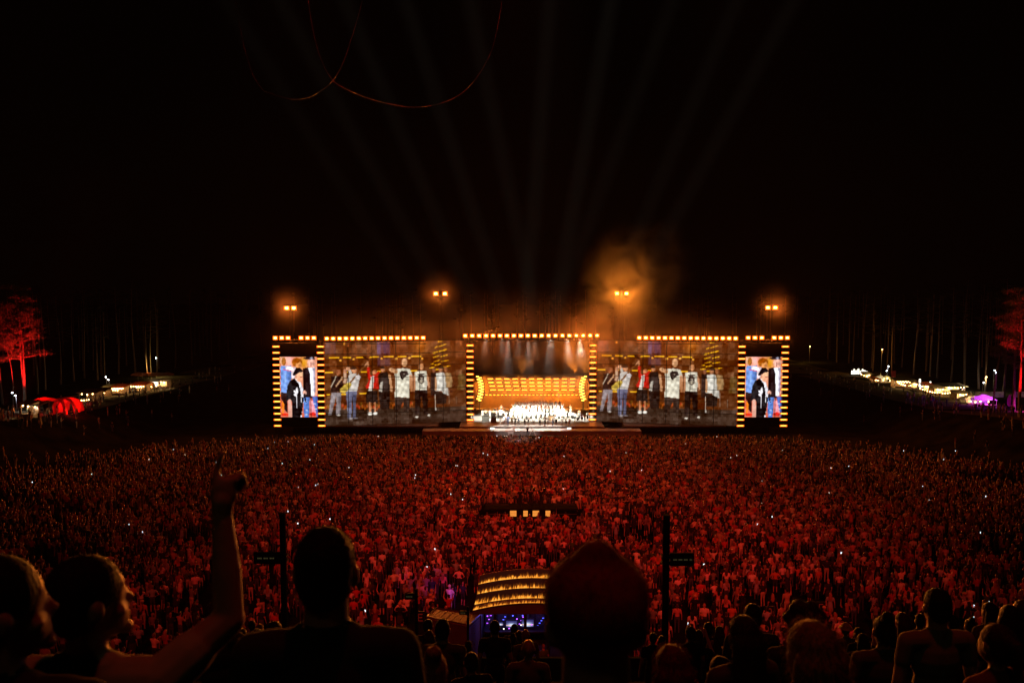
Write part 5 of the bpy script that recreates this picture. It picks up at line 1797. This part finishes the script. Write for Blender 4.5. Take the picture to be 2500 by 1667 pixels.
# ================================================================== RIM: TREES, STREET LAMPS, STALLS
def pine_meshes(seed, H, tr, lean, n_limbs, crown_from, clump, per):
    r2 = random.Random(seed)
    tk, cr = MB(), MB()
    pts_ = []
    for k in range(9):
        f = k / 8
        pts_.append(Vector((lean[0] * f ** 1.6 + .25 * math.sin(f * 5 + seed), lean[1] * f + .2 * math.sin(f * 4), H * f)))
    tk.path(pts_, [tr * (1 - .82 * k / 8) for k in range(9)], 7)

    def at(f):
        k = min(7, int(f * 8))
        return pts_[k].lerp(pts_[k + 1], f * 8 - k)
    for i in range(n_limbs):
        f = crown_from + (1 - crown_from) * (i + r2.random()) / n_limbs
        f = min(.99, f)
        a = r2.uniform(0, 6.283)
        L = H * r2.uniform(.08, .17) * (1.15 - .6 * (f - crown_from) / (1 - crown_from))
        p0 = at(f)
        mid = p0 + Vector((math.cos(a) * L * .55, math.sin(a) * L * .55, L * r2.uniform(-.05, .18)))
        end = mid + Vector((math.cos(a + r2.uniform(-.5, .5)) * L * .5, math.sin(a) * L * .5, L * r2.uniform(-.02, .25)))
        tk.path([p0, mid, end], [tr * .22, tr * .13, tr * .05], 4)
        for c_ in range(clump):
            c0 = mid.lerp(end, r2.uniform(-.1, 1.15)) + Vector((r2.gauss(0, .42), r2.gauss(0, .42), r2.gauss(.12, .16)))
            for q_ in range(per):
                p = c0 + Vector((r2.gauss(0, .46), r2.gauss(0, .46), r2.gauss(0, .15)))
                d = Vector((r2.gauss(0, 1), r2.gauss(0, 1), r2.gauss(.5, .5))).normalized() * r2.uniform(.16, .34)
                s = d.cross(Vector((r2.gauss(0, 1), r2.gauss(0, 1), r2.gauss(0, 1)))).normalized() * r2.uniform(.025, .06)
                cr.add([p - s, p + s, p + d], [(0, 1, 2)])
    return tk.mesh("trunk", M['bark'], True), cr.mesh("crown", M['needle'])


def tree(loc, meshes, label, group, rz=0.0, sc=1.0):
    t = thing("pine_tree", label, "pine tree", loc, rz, group)
    t.scale = (sc, sc, sc)
    link("trunk", meshes[0], t)
    link("crown", meshes[1], t)
    return t


hero = [pine_meshes(11, 21.5, .30, (-1.2, 0), 36, .40, 8, 40), pine_meshes(12, 17, .16, (-2.6, .5), 22, .48, 7, 32), pine_meshes(14, 20, .26, (1.0, .4), 30, .45, 7, 32)]
d = 152.0
p = on_ground(62, d)
tree(p, hero[0], "tall pine lit red from below with a bright double trunk", "red lit pines", 0, 1.0)
tree(Vector((WX(57, d + .8), d + .9, p.z)), (pine_meshes(15, 19, .2, (-.4, 0), 3, .9, 2, 8)[0], pine_meshes(16, 20, .2, (.6, 0), 16, .5, 6, 18)[1]), "second red trunk standing close beside the tall red pine", "red lit pines", 0, .95)
p2 = on_ground(32, 155)
tree(p2, hero[1], "thin leaning pine lit red, left of the double trunk", "red lit pines", 0, 1.0)
p3 = on_ground(2, 158)
tree(p3, hero[2], "dim red pine cut by the left edge", "red lit pines", 1.2, .9)
for q_, w_, deg in ((p, 60000, 52), (p2, 24000, 46), (p3, 12000, 50)):
    spot("red_tree_light", (q_.x + .9, q_.y - 4.2, q_.z + .4), (q_.x + .6, q_.y, q_.z + 9), w_, (1.0, .012, .012), deg, .8, .15)
d = 128.0
pr = on_ground(2496, d)
tree(pr, hero[2], "pine with a glowing red trunk at the right edge", "red lit pines", 2.0, .95)
pr2 = on_ground(2424, 150)
tree(pr2, hero[1], "dim red pine with a bent top, right of the street lamps", "red lit pines", 3.4, 1.15)
pr3 = on_ground(2478, 146)
tree(pr3, hero[0], "dim red pine behind the glowing red trunk", "red lit pines", 1.0, .85)
spot("red_tree_light", (pr.x - 1.2, pr.y - 4.5, pr.z + .4), (pr.x - .4, pr.y, pr.z + 9), 60000, (1.0, .01, .02), 52, .8, .15)
spot("red_tree_light", (pr2.x - .5, pr2.y - 6, pr2.z + .4), (pr2.x, pr2.y, pr2.z + 13), 30000, (1.0, .02, .015), 44, .8, .15)
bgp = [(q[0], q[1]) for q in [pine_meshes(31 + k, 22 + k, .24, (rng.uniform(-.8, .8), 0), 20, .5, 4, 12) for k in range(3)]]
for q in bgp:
    q[1].materials[0] = M['needle_night']
k = 0
for px, dd in ((2130, 235), (2176, 228), (2232, 222), (2286, 214), (2320, 205), (2352, 196), (2389, 186), (2408, 178), (2200, 250), (2260, 240), (2070, 262), (2020, 275), (2105, 246), (2450, 172),
               (110, 185), (150, 196), (182, 205), (210, 212), (250, 220), (290, 226), (330, 230), (361, 214), (372, 217), (385, 222), (430, 246), (470, 256), (520, 268), (560, 280), (230, 240), (90, 176)):
    x = WX(px, dd)
    s = "right" if px > 1250 else "left"
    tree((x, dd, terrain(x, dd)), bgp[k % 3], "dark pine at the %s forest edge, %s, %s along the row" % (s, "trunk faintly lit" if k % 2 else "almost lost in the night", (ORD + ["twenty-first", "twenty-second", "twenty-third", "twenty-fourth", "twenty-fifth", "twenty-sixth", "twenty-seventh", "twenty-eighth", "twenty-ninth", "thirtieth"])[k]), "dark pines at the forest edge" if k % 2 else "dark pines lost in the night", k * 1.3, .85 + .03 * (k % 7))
    k += 1
# seen apart only as a mass: the wood behind
fm = MB()
for q_ in range(260):
    s = rng.choice((-1, 1))
    yy = rng.uniform(190, 420)
    x = s * rng.uniform(100, 220) if yy < 300 else rng.uniform(-220, 220)
    h = rng.uniform(17, 24)
    z = terrain(x, yy)
    fm.tube((x, yy, z), (x + rng.uniform(-.6, .6), yy, z + h * .9), .22, .08, 5)
    for j in range(46):
        f = rng.uniform(.45, 1)
        a = rng.uniform(0, 6.28); rr = rng.uniform(.2, 1) * (3.2 - 2.2 * f)
        c0 = Vector((x + math.cos(a) * rr, yy + math.sin(a) * rr, z + h * f))
        v1, v2 = Vector((rng.gauss(0, 1), rng.gauss(0, 1), rng.gauss(0, .35))) * .6, Vector((rng.gauss(0, 1), rng.gauss(0, 1), rng.gauss(0, .35))) * .6
        fm.add([c0 - v1, c0 + v1 * .4 - v2, c0 + v2], [(0, 1, 2)], 1)
tag(fm.build("forest", [M['bark'], M['needle_night']]), "dark pine wood far beyond the rim", "forest", None, 'stuff')


def street_lamp(px, py, base_py, label, watts, color=(1, .62, .25), cool=False, d=None):
    g_ = ground_at(px, base_py) if d is None else on_ground(px, d)
    top = P(px, py, g_.y)
    t = thing("street_lamp", label, "street lamp", g_, group="lamp posts along the rim")
    H = top.z - g_.z
    b = MB(); b.tube((0, 0, 0), (0, 0, H), .08, .05, 6); b.build("pole", M['truss'], t)
    b = MB(); b.box((0, -.2, H + .1), (.3, .6, .1)); b.build("head", M['black'], t)
    b = MB(); b.lathe((0, -.3, H - .04), [(.001, -.10), (.10, -.05), (.12, .03), (.001, .06)], 8); b.build("lens", M['bulb_cool'] if cool else M['bulb'], t)
    if watts:
        point("street_lamp_light", (top.x, top.y - .3, top.z - .4), watts, color, .15)


street_lamp(41, 964, 1005, "cool street lamp right of the leaning red pine", 260, (.9, .95, 1.0), True)
street_lamp(34, 957, 1000, "second cool street lamp, higher and left of its neighbour", 0, cool=True)
street_lamp(261, 919, 950, "pale street lamp above the awning with string lights", 160, (1, .85, .6), True)
street_lamp(267, 926, 950, "lower pale street lamp close beside the taller one", 0, cool=True)
street_lamp(384, 873, 935, "lone cool lamp high above the lit food stalls", 60, (1, .9, .7), True)
street_lamp(568, 893, 904, "warm lamp on the far left rim, first of a pair", 900, (1, .6, .15), d=262)
street_lamp(573, 898, 906, "warm lamp on the far left rim, second of a pair", 0, d=258)
street_lamp(611, 884, 896, "warm lamp on the far left rim beside the stage end", 500, (1, .6, .15), d=272)
street_lamp(608, 879, 892, "highest warm lamp on the far left rim", 0, d=280)
street_lamp(1974, 845, 884, "warm lamp lighting a tree top right of the stage", 700, (1, .55, .08), d=265)
street_lamp(1944, 882, 890, "small warm lamp low on the far right rim, first of two", 0, d=270)
street_lamp(1960, 884, 891, "small warm lamp low on the far right rim, second of two", 0, d=266)
street_lamp(2151, 852, 915, "orange street lamp glowing among the right pine trunks", 1500, (1, .42, .05))
street_lamp(2167, 893, 920, "cool lamp below the orange one among the trunks", 200, (.9, .95, 1), True)
street_lamp(2163, 904, 922, "lower cool lamp left of the white tent peaks", 0, cool=True)
street_lamp(2405, 919, 960, "blazing warm lamp over the peaked tents on the right", 1400, (1, .75, .35))
street_lamp(2399, 933, 962, "cool lamp just below the blazing warm one", 0, cool=True)
street_lamp(2432, 897, 950, "highest of the three cool lamps right of the tents", 90, (.9, .95, 1), True)
street_lamp(2425, 903, 950, "small middle one of the three cool lamps", 0, cool=True)
street_lamp(2428, 909, 952, "lowest of the three cool lamps right of the tents", 0, cool=True)

nb = [0]


def stall(px, py_base, w_px, h_px, label, canopy='canvas', bulbs=5, panel=None, peak=0.0, light=60, lcol=(1, .6, .22), cat="stall", name="market_stall", depth=3.0):
    g_ = ground_at(px, py_base + 3)
    m_ = g_.y / F_PX
    w, h = w_px * m_, h_px * m_ * 1.4
    t = thing(name, label, cat, g_, group="stalls and tents along the rim")
    hp = h * (1 - peak)
    for sx in (-1, 1):
        for sy in (0, 1):
            b = MB(); b.tube((sx * w / 2, sy * depth, 0), (sx * w / 2, sy * depth, hp), .05, n=5); b.build("post", M['wood'], t)
    if peak:
        b = MB(); b.add([(-w / 2 - .2, -.2, hp), (w / 2 + .2, -.2, hp), (w / 2 + .2, depth + .2, hp), (-w / 2 - .2, depth + .2, hp), (-w * .07, depth / 2, hp + (h - hp) * .62), (w * .07, depth / 2, hp + (h - hp) * .62), (0, depth / 2, h)],
                        [(0, 1, 5, 4), (1, 2, 5), (2, 3, 4, 5), (3, 0, 4), (4, 5, 6)]); b.build("canopy", M[canopy], t)
    else:
        b = MB(); b.box((0, depth / 2 - .3, hp + .08), (w + .6, depth + .9, .14), 0, 0, .06); b.build("canopy", M[canopy], t)
    ch_ = min(1.0, hp * .32)
    b = MB(); b.box((0, .1, ch_ / 2), (w, .5, ch_)); b.build("counter", M['wood'], t)
    b = MB(); b.box((0, depth - .05, hp / 2), (w, .08, hp)); b.build("back_panel", M[canopy] if peak else M['wood'], t)
    if panel:
        b = MB(); b.box((0, .6, hp * .62), (w * .88, .06, hp * .52)); b.build("lit_panel", M[panel], t)
    for k in range(bulbs):
        b = MB(); b.lathe((-w / 2 + w * (k + .5) / bulbs, -.15, hp - .28 - .12 * (k % 2)), [(.001, -.13), (.12, 0), (.001, .13)], 6); b.build("bulb", M['bulb'], t)
    if light:
        point("stall_light", (g_.x, g_.y + .4, g_.z + hp - .5), light * 2.5, lcol, .2)
    return t


stall(65, 1018, 25, 26, "dark kiosk with two round lamps under the red pine", 'canvas_dark', 2, None, 0, 60, (1, .7, .35), "kiosk", "kiosk", 2.2)
stall(88, 1016, 14, 22, "small drinks stall with a cool light beside the kiosk", 'canvas_dark', 1, None, 0, 60, (.9, .95, 1), "stall")
stall(215, 985, 40, 22, "dim stall right of the red arch tent", 'wood', 3, None, 0, 25)
stall(240, 970, 30, 14, "stall with a few bare bulbs and no lit wall", 'canvas_dark', 5, None, 0, 60)
stall(262, 962, 26, 14, "stall under a slanting yellow awning", 'canvas', 3, None, 0, 70, (1, .7, .2))
stall(288, 962, 30, 15, "stall with a close string of bulbs on the left rim", 'canvas_or', 9, None, 0, 110)
stall(292, 950, 14, 13, "pale green peaked tent on the left rim", 'canvas_green', 0, None, .65, 30, (.8, 1, .8), "tent", "peaked_tent")
stall(312, 950, 15, 14, "yellowish peaked tent beside the pale green one", 'canvas', 1, None, .65, 40, (1, .7, .25), "tent", "peaked_tent")
stall(336, 956, 34, 14, "long stall with a bright string of bulbs", 'canvas_or', 11, None, 0, 120)
stall(359, 951, 11, 16, "stall with a round orange gable lit from within", 'canvas_or', 1, 'sign_warm', .3, 60)
stall(375, 948, 20, 15, "brightest white lit food stall on the left rim", 'canvas', 2, 'sign_white', 0, 160, (1, .9, .7))
stall(398, 947, 15, 15, "cream lit food stall at the end of the left row", 'canvas', 2, 'sign_warm', 0, 130)
for k, px in enumerate((338, 349, 362, 374, 384, 397, 408)):
    g_ = ground_at(px, 938 + (k % 2))
    t = thing("parasol", "orange parasol over the food stalls, %s from the left" % ORD[k], "parasol", g_, group="orange parasols on the left rim")
    b = MB(); b.tube((0, 0, 0), (0, 0, 2.6), .04, n=5); b.build("pole", M['truss'], t)
    b = MB(); b.lathe((0, 0, 2.2), [(1.7, 0), (1.2, .28), (.5, .52), (.001, .62)], 8); b.build("canopy", M['canvas_or'], t)
point("terrace_light", tuple(ground_at(380, 936) + Vector((0, -1, 1.9))), 260, (1, .45, .12), .3)
point("grove_light", tuple(ground_at(345, 928) + Vector((0, 6, 2.5))), 600, (1, .7, .2), .3)

for k, (xa, ya, xb, yb, n_) in enumerate(((196, 976, 262, 953, 12), (268, 950, 330, 940, 12), (330, 944, 412, 930, 14), (2100, 912, 2170, 922, 10), (2185, 930, 2240, 938, 12), (2244, 946, 2330, 957, 14), (2335, 958, 2400, 968, 12))):
    ga, gb = ground_at(xa, ya + 14), ground_at(xb, yb + 14)
    pa, pb = P(xa, ya, ga.y), P(xb, yb, gb.y)
    t = thing("string_light", "string of small warm bulbs sagging along the %s rim, %s from the stage" % (("left", ("third", "second", "first")[k]) if k < 3 else ("right", ORD[k - 3])), "string lights", pa, group="strings of bulbs along the rim")
    b = MB(); b.path([pa.lerp(pb, u / 12) - pa - Vector((0, 0, .5 * math.sin(math.pi * u / 12))) for u in range(13)], .02, 4); b.build("wire", M['black'], t)
    for pp_, gg in ((pa, ga), (pb, gb)):
        b = MB(); b.tube(gg - pa, pp_ - pa, .04, n=4); b.build("pole", M['black'], t)
    mb = MB(); mb.lathe((0, 0, -.12), [(.001, -.13), (.125, 0), (.001, .13)], 6)
    me = mb.mesh("bulb", M['bulb'])
    for u in range(n_):
        f = (u + .5) / n_
        link("bulb", me, t, pa.lerp(pb, f) - pa - Vector((0, 0, .5 * math.sin(math.pi * f))))
stall(2268, 957, 26, 15, "warm lit stall left of the bracket sign's post", 'canvas_or', 4, 'sign_warm', 0, 110)
stall(2294, 963, 20, 14, "small glowing stall between bracket sign and menu board", 'canvas', 3, 'sign_warm', 0, 90)
stall(2350, 977, 22, 15, "low warm lit stall in front of the cool glaring one", 'canvas', 3, 'sign_warm', 0, 90)
stall(2236, 950, 16, 14, "narrow lit stall at the long bar's right end", 'canvas', 3, 'sign_warm', 0, 70)

# big red umbrella and the red arch tent
g_ = ground_at(110, 1012)
t = thing("parasol", "wide red parasol left of the arch tent", "parasol", g_, group="red bar under the pines")
b = MB(); b.tube((0, 0, 0), (0, 0, 2.9), .06, n=6); b.build("pole", M['truss'], t)
b = MB(); b.lathe((0, 0, 2.3), [(2.1, 0), (1.2, .32), (.001, .6)], 10); b.build("canopy", M['canvas_red'], t)
point("bar_light", tuple(g_ + Vector((0, -.8, 1.7))), 260, (1, .03, .02), .2)
g_ = ground_at(158, 1010)
t = thing("arch_tent", "red glowing arched tent with an open round mouth", "arch tent", g_, group="red bar under the pines")
w = 48 * g_.y / F_PX / 2
hh = 38 * g_.y / F_PX
for nm, y0, y1, r0, r1 in (("shell", 0.4, 4.0, 1.0, .78),):
    b = MB(); n = 17; vs = []
    for yy, rr in ((y0, r0), ((y0 + y1) / 2, .96), (y1, r1)):
        for i in range(n):
            a = math.pi * i / (n - 1)
            vs.append((w * rr * math.cos(a), yy, hh * rr * math.sin(a)))
    fs = [(j * n + i, j * n + i + 1, j * n + n + i + 1, j * n + n + i) for j in range(2) for i in range(n - 1)]
    b.add(vs, fs); b.build(nm, M['canvas_red'], t)
b = MB(); b.path([(w * 1.0 * math.cos(math.pi * i / 16), .3, hh * math.sin(math.pi * i / 16)) for i in range(17)], .22, 7); b.build("front_arch", M['canvas_red'], t)
b = MB(); b.path([(-w * .25 + w * .62 * math.cos(math.pi * i / 16), -.8, hh * .95 * math.sin(math.pi * i / 16)) for i in range(17)], .3, 7); b.build("mouth_arch", M['canvas_red'], t)
point("arch_light", tuple(g_ + Vector((0, 1.6, 1.0))), 420, (1, .03, .03), .3)
point("arch_light", tuple(g_ + Vector((w * .9, -1.2, .7))), 220, (1, .04, .04), .2)

# right-hand rim
g_ = ground_at(2098, 917)
t = thing("lit_sign", "row of white lit letters low on the right rim", "lit sign", g_, group="lit signs on the right rim")
for k in range(8):
    z = (.9, 1.3, 1.0, 1.4, .9, 1.3, 1.0, .8)[k]
    b = MB(); b.box((-1.9 + k * .54, 0, z / 2 + .4), (.36, .1, z)); b.build("letter", M['sign_white'], t)
b = MB(); b.box((0, .15, .3), (4.8, .1, .5)); b.build("base_board", M['black'], t)
stall(2121, 922, 14, 9, "small yellow lit stall right of the white letters", 'canvas', 1, 'sign_warm', 0, 60, (1, .75, .2))
stall(2140, 931, 10, 7, "small fire-lit stall low on the right slope", 'canvas_or', 2, None, 0, 40, (1, .4, .1))
stall(2156, 931, 16, 16, "white sagging tent with pale upturned corners", 'canvas', 1, None, .6, 30, (1, .9, .6), "tent", "peaked_tent")
stall(2172, 932, 16, 16, "yellow lit peaked tent beside the red banner", 'canvas', 1, None, .6, 70, (1, .7, .2), "tent", "peaked_tent")
g_ = ground_at(2181, 934)
t = thing("banner", "upright red banner panel beside the yellow tent", "banner", g_)
b = MB(); b.box((0, 0, 1.6), (1.0, .08, 2.4)); b.build("cloth", M['canvas_red'], t)
b = MB(); b.tube((-.5, .08, 0), (-.5, .08, 2.9), .04, n=5); b.tube((.5, .08, 0), (.5, .08, 2.9), .04, n=5); b.build("frame", M['truss'], t)
stall(2210, 946, 44, 15, "long dark bar with a close string of bulbs on the right rim", 'wood', 13, None, 0, 170, (1, .65, .25))
for px, py, w_, h_, col, lab in ((2258, 938, 30, 14, 'sign_white', "white lit open frame sign shaped like brackets"), (2324, 942, 30, 11, 'sign_white', "white lit menu board with three dark blocks")):
    g_ = ground_at(px, 958)
    m_ = g_.y / F_PX
    c = P(px, py, g_.y)
    t = thing("lit_sign", lab, "lit sign", (c.x, c.y, g_.z), group="lit signs on the right rim")
    w, h, z = w_ * m_, h_ * m_, c.z - g_.z
    b = MB(); b.tube((-w / 2, .1, 0), (-w / 2, .1, z), .05, n=5); b.tube((w / 2, .1, 0), (w / 2, .1, z), .05, n=5); b.build("post", M['black'], t)
    if px < 2300:
        b = MB(); b.box((-w * .42, 0, z + .3), (w * .14, .1, h * 1.35)); b.box((w * .45, 0, z), (w * .1, .1, h)); b.box((0, .004, z - h * .42), (w * .8, .09, h * .16)); b.build("lit_frame", M['sign_white'], t)
        b = MB(); b.box((.2, .06, z), (w * .5, .06, h * .5)); b.build("lit_panel", M['sign_warm'], t)
    else:
        b = MB(); b.box((0, .02, z), (w, .08, h)); b.build("lit_panel", M['sign_white'], t)
        for k in range(3):
            b = MB(); b.box((-w * .3 + k * w * .3, -.035, z), (w * .16, .03, h * .45)); b.build("print_block", M['wood'], t)
stall(2322, 960, 52, 15, "long yellow lit bar under the menu board", 'canvas_dark', 7, 'sign_warm', 0, 260, (1, .7, .25))
stall(2352, 952, 8, 9, "tiny stall with a glaring cool light at the bar's end", 'canvas', 1, None, 0, 120, (.8, .9, 1))
stall(2380, 985, 36, 22, "white peaked tent with warm light inside, left of two", 'canvas', 3, 'sign_warm', .6, 160, (1, .6, .25), "tent", "peaked_tent")
stall(2412, 990, 42, 26, "white peaked tent with violet lit walls", 'canvas', 1, None, .55, 420, (.55, .05, 1.0), "tent", "peaked_tent")
for k, (px, py, h_px) in enumerate(((2468, 996, 34), (2479, 998, 36))):
    g_ = ground_at(px, py)
    m_ = g_.y / F_PX
    H = h_px * m_
    t = thing("feather_flag", ("broad magenta feather flag" if k == 0 else "narrow crimson feather flag") + " on the right rim", "feather flag", g_)
    b = MB(); b.path([(.0, 0, 0), (0, 0, H * .7), (-.1, 0, H * .93), (-.45, 0, H)], .035, 5); b.build("pole", M['truss'], t)
    b = MB(); n = 9
    vs = [(-.02, 0, H * (.12 + .86 * i / 8)) for i in range(n)] + [(-(.75 if k == 0 else .45) * math.sin(.45 + 2.3 * i / 8) ** .7, .03 * math.sin(i), H * (.12 + .86 * i / 8)) for i in range(n)]
    vs += [(x_, y_ + .02, z_) for x_, y_, z_ in vs]
    fs = [(i, i + 1, n + i + 1, n + i) for i in range(n - 1)] + [(2 * n + i, 3 * n + i, 3 * n + i + 1, 2 * n + i + 1) for i in range(n - 1)]
    b.add(vs, fs); b.build("cloth", M['magenta'] if k == 0 else M['canvas_red'], t)
g_ = ground_at(2474, 1003)
point("magenta_flag_light", (g_.x - .4, g_.y - 2.5, g_.z + .6), 260, (1, .04, .6), .2)
g_ = ground_at(2497, 1004)
point("violet_ground_light", (g_.x, g_.y - 1, g_.z + .5), 260, (.75, .05, 1.0), .2)
fe_ = thing("board_fence", "low pale board fence behind the violet tent", "fence", ground_at(2460, 974))
for k in range(14):
    if k in (6, 7):
        continue
    b = MB(); b.box((-6 + k * .95, 0, .9), (.9, .06, 1.1)); b.build("board", M['canvas'], fe_)

# ---------------- overhead cables
cab = MB()
d = 30.0
for pts_, lab in ((((560, -90), (585, 60), (612, 170), (640, 218), (655, 226), (690, 238), (720, 243), (755, 238), (790, 218), (812, 198), (835, 160), (855, 105), (880, 20), (905, -90)), "dark cable sagging in a narrow loop high over the stand"),
                  (((740, -90), (765, 80), (790, 160), (815, 199), (845, 218), (900, 241), (960, 256), (1010, 262), (1060, 257), (1110, 239), (1145, 212), (1180, 165), (1210, 90), (1240, -90)), "dark cable sagging in a wide loop high over the stand")):
    w3 = [P(a, c_, d) for a, c_ in pts_]
    fine = []
    for i in range(len(w3) - 1):
        p0, p1, p2_, p3_ = w3[max(0, i - 1)], w3[i], w3[i + 1], w3[min(len(w3) - 1, i + 2)]
        for s in range(5):
            u = s / 5
            fine.append(.5 * ((2 * p1) + (p2_ - p0) * u + (2 * p0 - 5 * p1 + 4 * p2_ - p3_) * u * u + (3 * p1 - p0 - 3 * p2_ + p3_) * u ** 3))
    b = MB(); b.path(fine, .0075, 6)
    tag(b.build("cable", M['rubber'], smooth=True), lab, "cable", "loose cables over the stand")


# ================================================================== AIR: HAZE AND STAGE SMOKE
def vol_mat(name, density, aniso=0.0, color=(.9, .9, .9), noise=None, seed=0, soft=None, lo=.40, hi=.72):
    m = bpy.data.materials.new(name)
    m.use_nodes = True
    nt = m.node_tree
    nt.nodes.remove(nt.nodes["Principled BSDF"])
    v = nt.nodes.new("ShaderNodeVolumePrincipled")
    v.inputs["Color"].default_value = tuple(color) + (1,)
    v.inputs["Density"].default_value = density
    v.inputs["Anisotropy"].default_value = aniso
    nt.links.new(v.outputs[0], nt.nodes["Material Output"].inputs["Volume"])
    if noise:
        tc = nt.nodes.new("ShaderNodeTexCoord")
        n = nt.nodes.new("ShaderNodeTexNoise")
        n.inputs["Scale"].default_value, n.inputs["Detail"].default_value, n.inputs["Distortion"].default_value = noise, 4, .6
        mp = nt.nodes.new("ShaderNodeMapping"); mp.inputs["Location"].default_value = (seed, seed * .7, 0)
        nt.links.new(tc.outputs["Object"], mp.inputs["Vector"]); nt.links.new(mp.outputs[0], n.inputs["Vector"])
        # soft edge: a puff fades out from its middle
        gt = nt.nodes.new("ShaderNodeVectorMath"); gt.operation = 'LENGTH'
        sc = nt.nodes.new("ShaderNodeVectorMath"); sc.operation = 'DIVIDE'; sc.inputs[1].default_value = soft
        nt.links.new(tc.outputs["Object"], sc.inputs[0]); nt.links.new(sc.outputs[0], gt.inputs[0])
        f = nt.nodes.new("ShaderNodeMapRange"); f.interpolation_type = 'SMOOTHSTEP'
        f.inputs[1].default_value, f.inputs[2].default_value, f.inputs[3].default_value, f.inputs[4].default_value = .15, 1.0, 1.0, 0.0
        nt.links.new(gt.outputs["Value"], f.inputs[0])
        r = nt.nodes.new("ShaderNodeMapRange"); r.inputs[1].default_value, r.inputs[2].default_value = lo, hi
        nt.links.new(n.outputs["Fac"], r.inputs[0])
        a = nt.nodes.new("ShaderNodeMath"); a.operation = 'MULTIPLY'
        nt.links.new(r.outputs[0], a.inputs[0]); nt.links.new(f.outputs[0], a.inputs[1])
        c = nt.nodes.new("ShaderNodeMath"); c.operation = 'MULTIPLY'; c.inputs[1].default_value = density
        nt.links.new(a.outputs[0], c.inputs[0]); nt.links.new(c.outputs[0], v.inputs["Density"])
    return m


b = MB(); b.box((0, 385, -5.75), (860, 850, 53.5))
o = b.build("haze", vol_mat("night_haze", HAZE, .0, (.95, .93, .9)))
tag(o, "thin even haze of the night air", "haze", None, 'stuff')


def smoke(px, py, d, half, density, noise, seed, label, lo=.32, hi=.80):
    c = P(px, py, d)
    mb = MB()
    mb.add(*ell_mesh((0, 0, 0), half, (0, 0, 0), 18, 11))
    o = link("smoke", mb.mesh("smoke", vol_mat("stage_smoke", density, .2, (.95, .9, .85), noise, seed, half, lo, hi)))
    o.location = c
    tag(o, label, "smoke", None, 'stuff')


smoke(1297, 815, 150.5, (58.0, 4.5, 10.0), .011, .10, 4.0, "thin smoke added for a halo along the gantry lamps", .25, .6)  # smoke put in to give the gantry lamps a bloom
for px_, py_, d_, lb in ((708, 752, 161.5, "outer left"), (1075, 717, 165.5, "inner left"), (1884, 751, 161.5, "outer right")):
    smoke(px_, py_, d_, (6.0, 4.5, 6.0), .013, .25, px_ * .1, "thin smoke added for a halo round the %s floodlight mast" % lb, .25, .6)  # puffs added as bloom round the mast floods
smoke(1490, 795, 151.5, (9.5, 4.5, 7.0), .12, .26, 3.0, "orange smoke low over the right end of the stage roof", .36, .74)
smoke(1535, 712, 162.5, (10.5, 6.0, 14.0), .24, .20, 21.0, "orange smoke plume rising past the right mast", .38, .74)
smoke(1425, 850, 152.5, (7.5, 3.5, 6.0), .10, .30, 12.0, "orange smoke drifting down before the centre gantry", .36, .74)
smoke(1600, 655, 165.0, (9.0, 6.0, 11.0), .12, .18, 16.0, "faint upper end of the orange smoke plume", .38, .76)
smoke(1400, 885, 163.0, (10.5, 6.5, 7.5), .26, .28, 8.0, "orange smoke billowing in the right of the stage opening")
smoke(1265, 905, 166.0, (8.5, 5.0, 3.6), .18, .35, 1.0, "brown smoke rolling above the choir's lights")
smoke(1300, 990, 165.5, (12.5, 6.5, 6.0), .085, .25, 6.0, "bright haze round the choir")
smoke(1500, 930, 152.0, (5.5, 3.2, 8.0), .05, .22, 5.0, "thin smoke veiling the right video wall's near end")
smoke(1030, 815, 152.5, (5.0, 3.0, 3.4), .10, .35, 2.0, "small smoke puff at the left gantry's end")
smoke(1100, 940, 152.5, (4.5, 2.6, 7.5), .04, .25, 9.0, "thin smoke veiling the left video wall's near end")
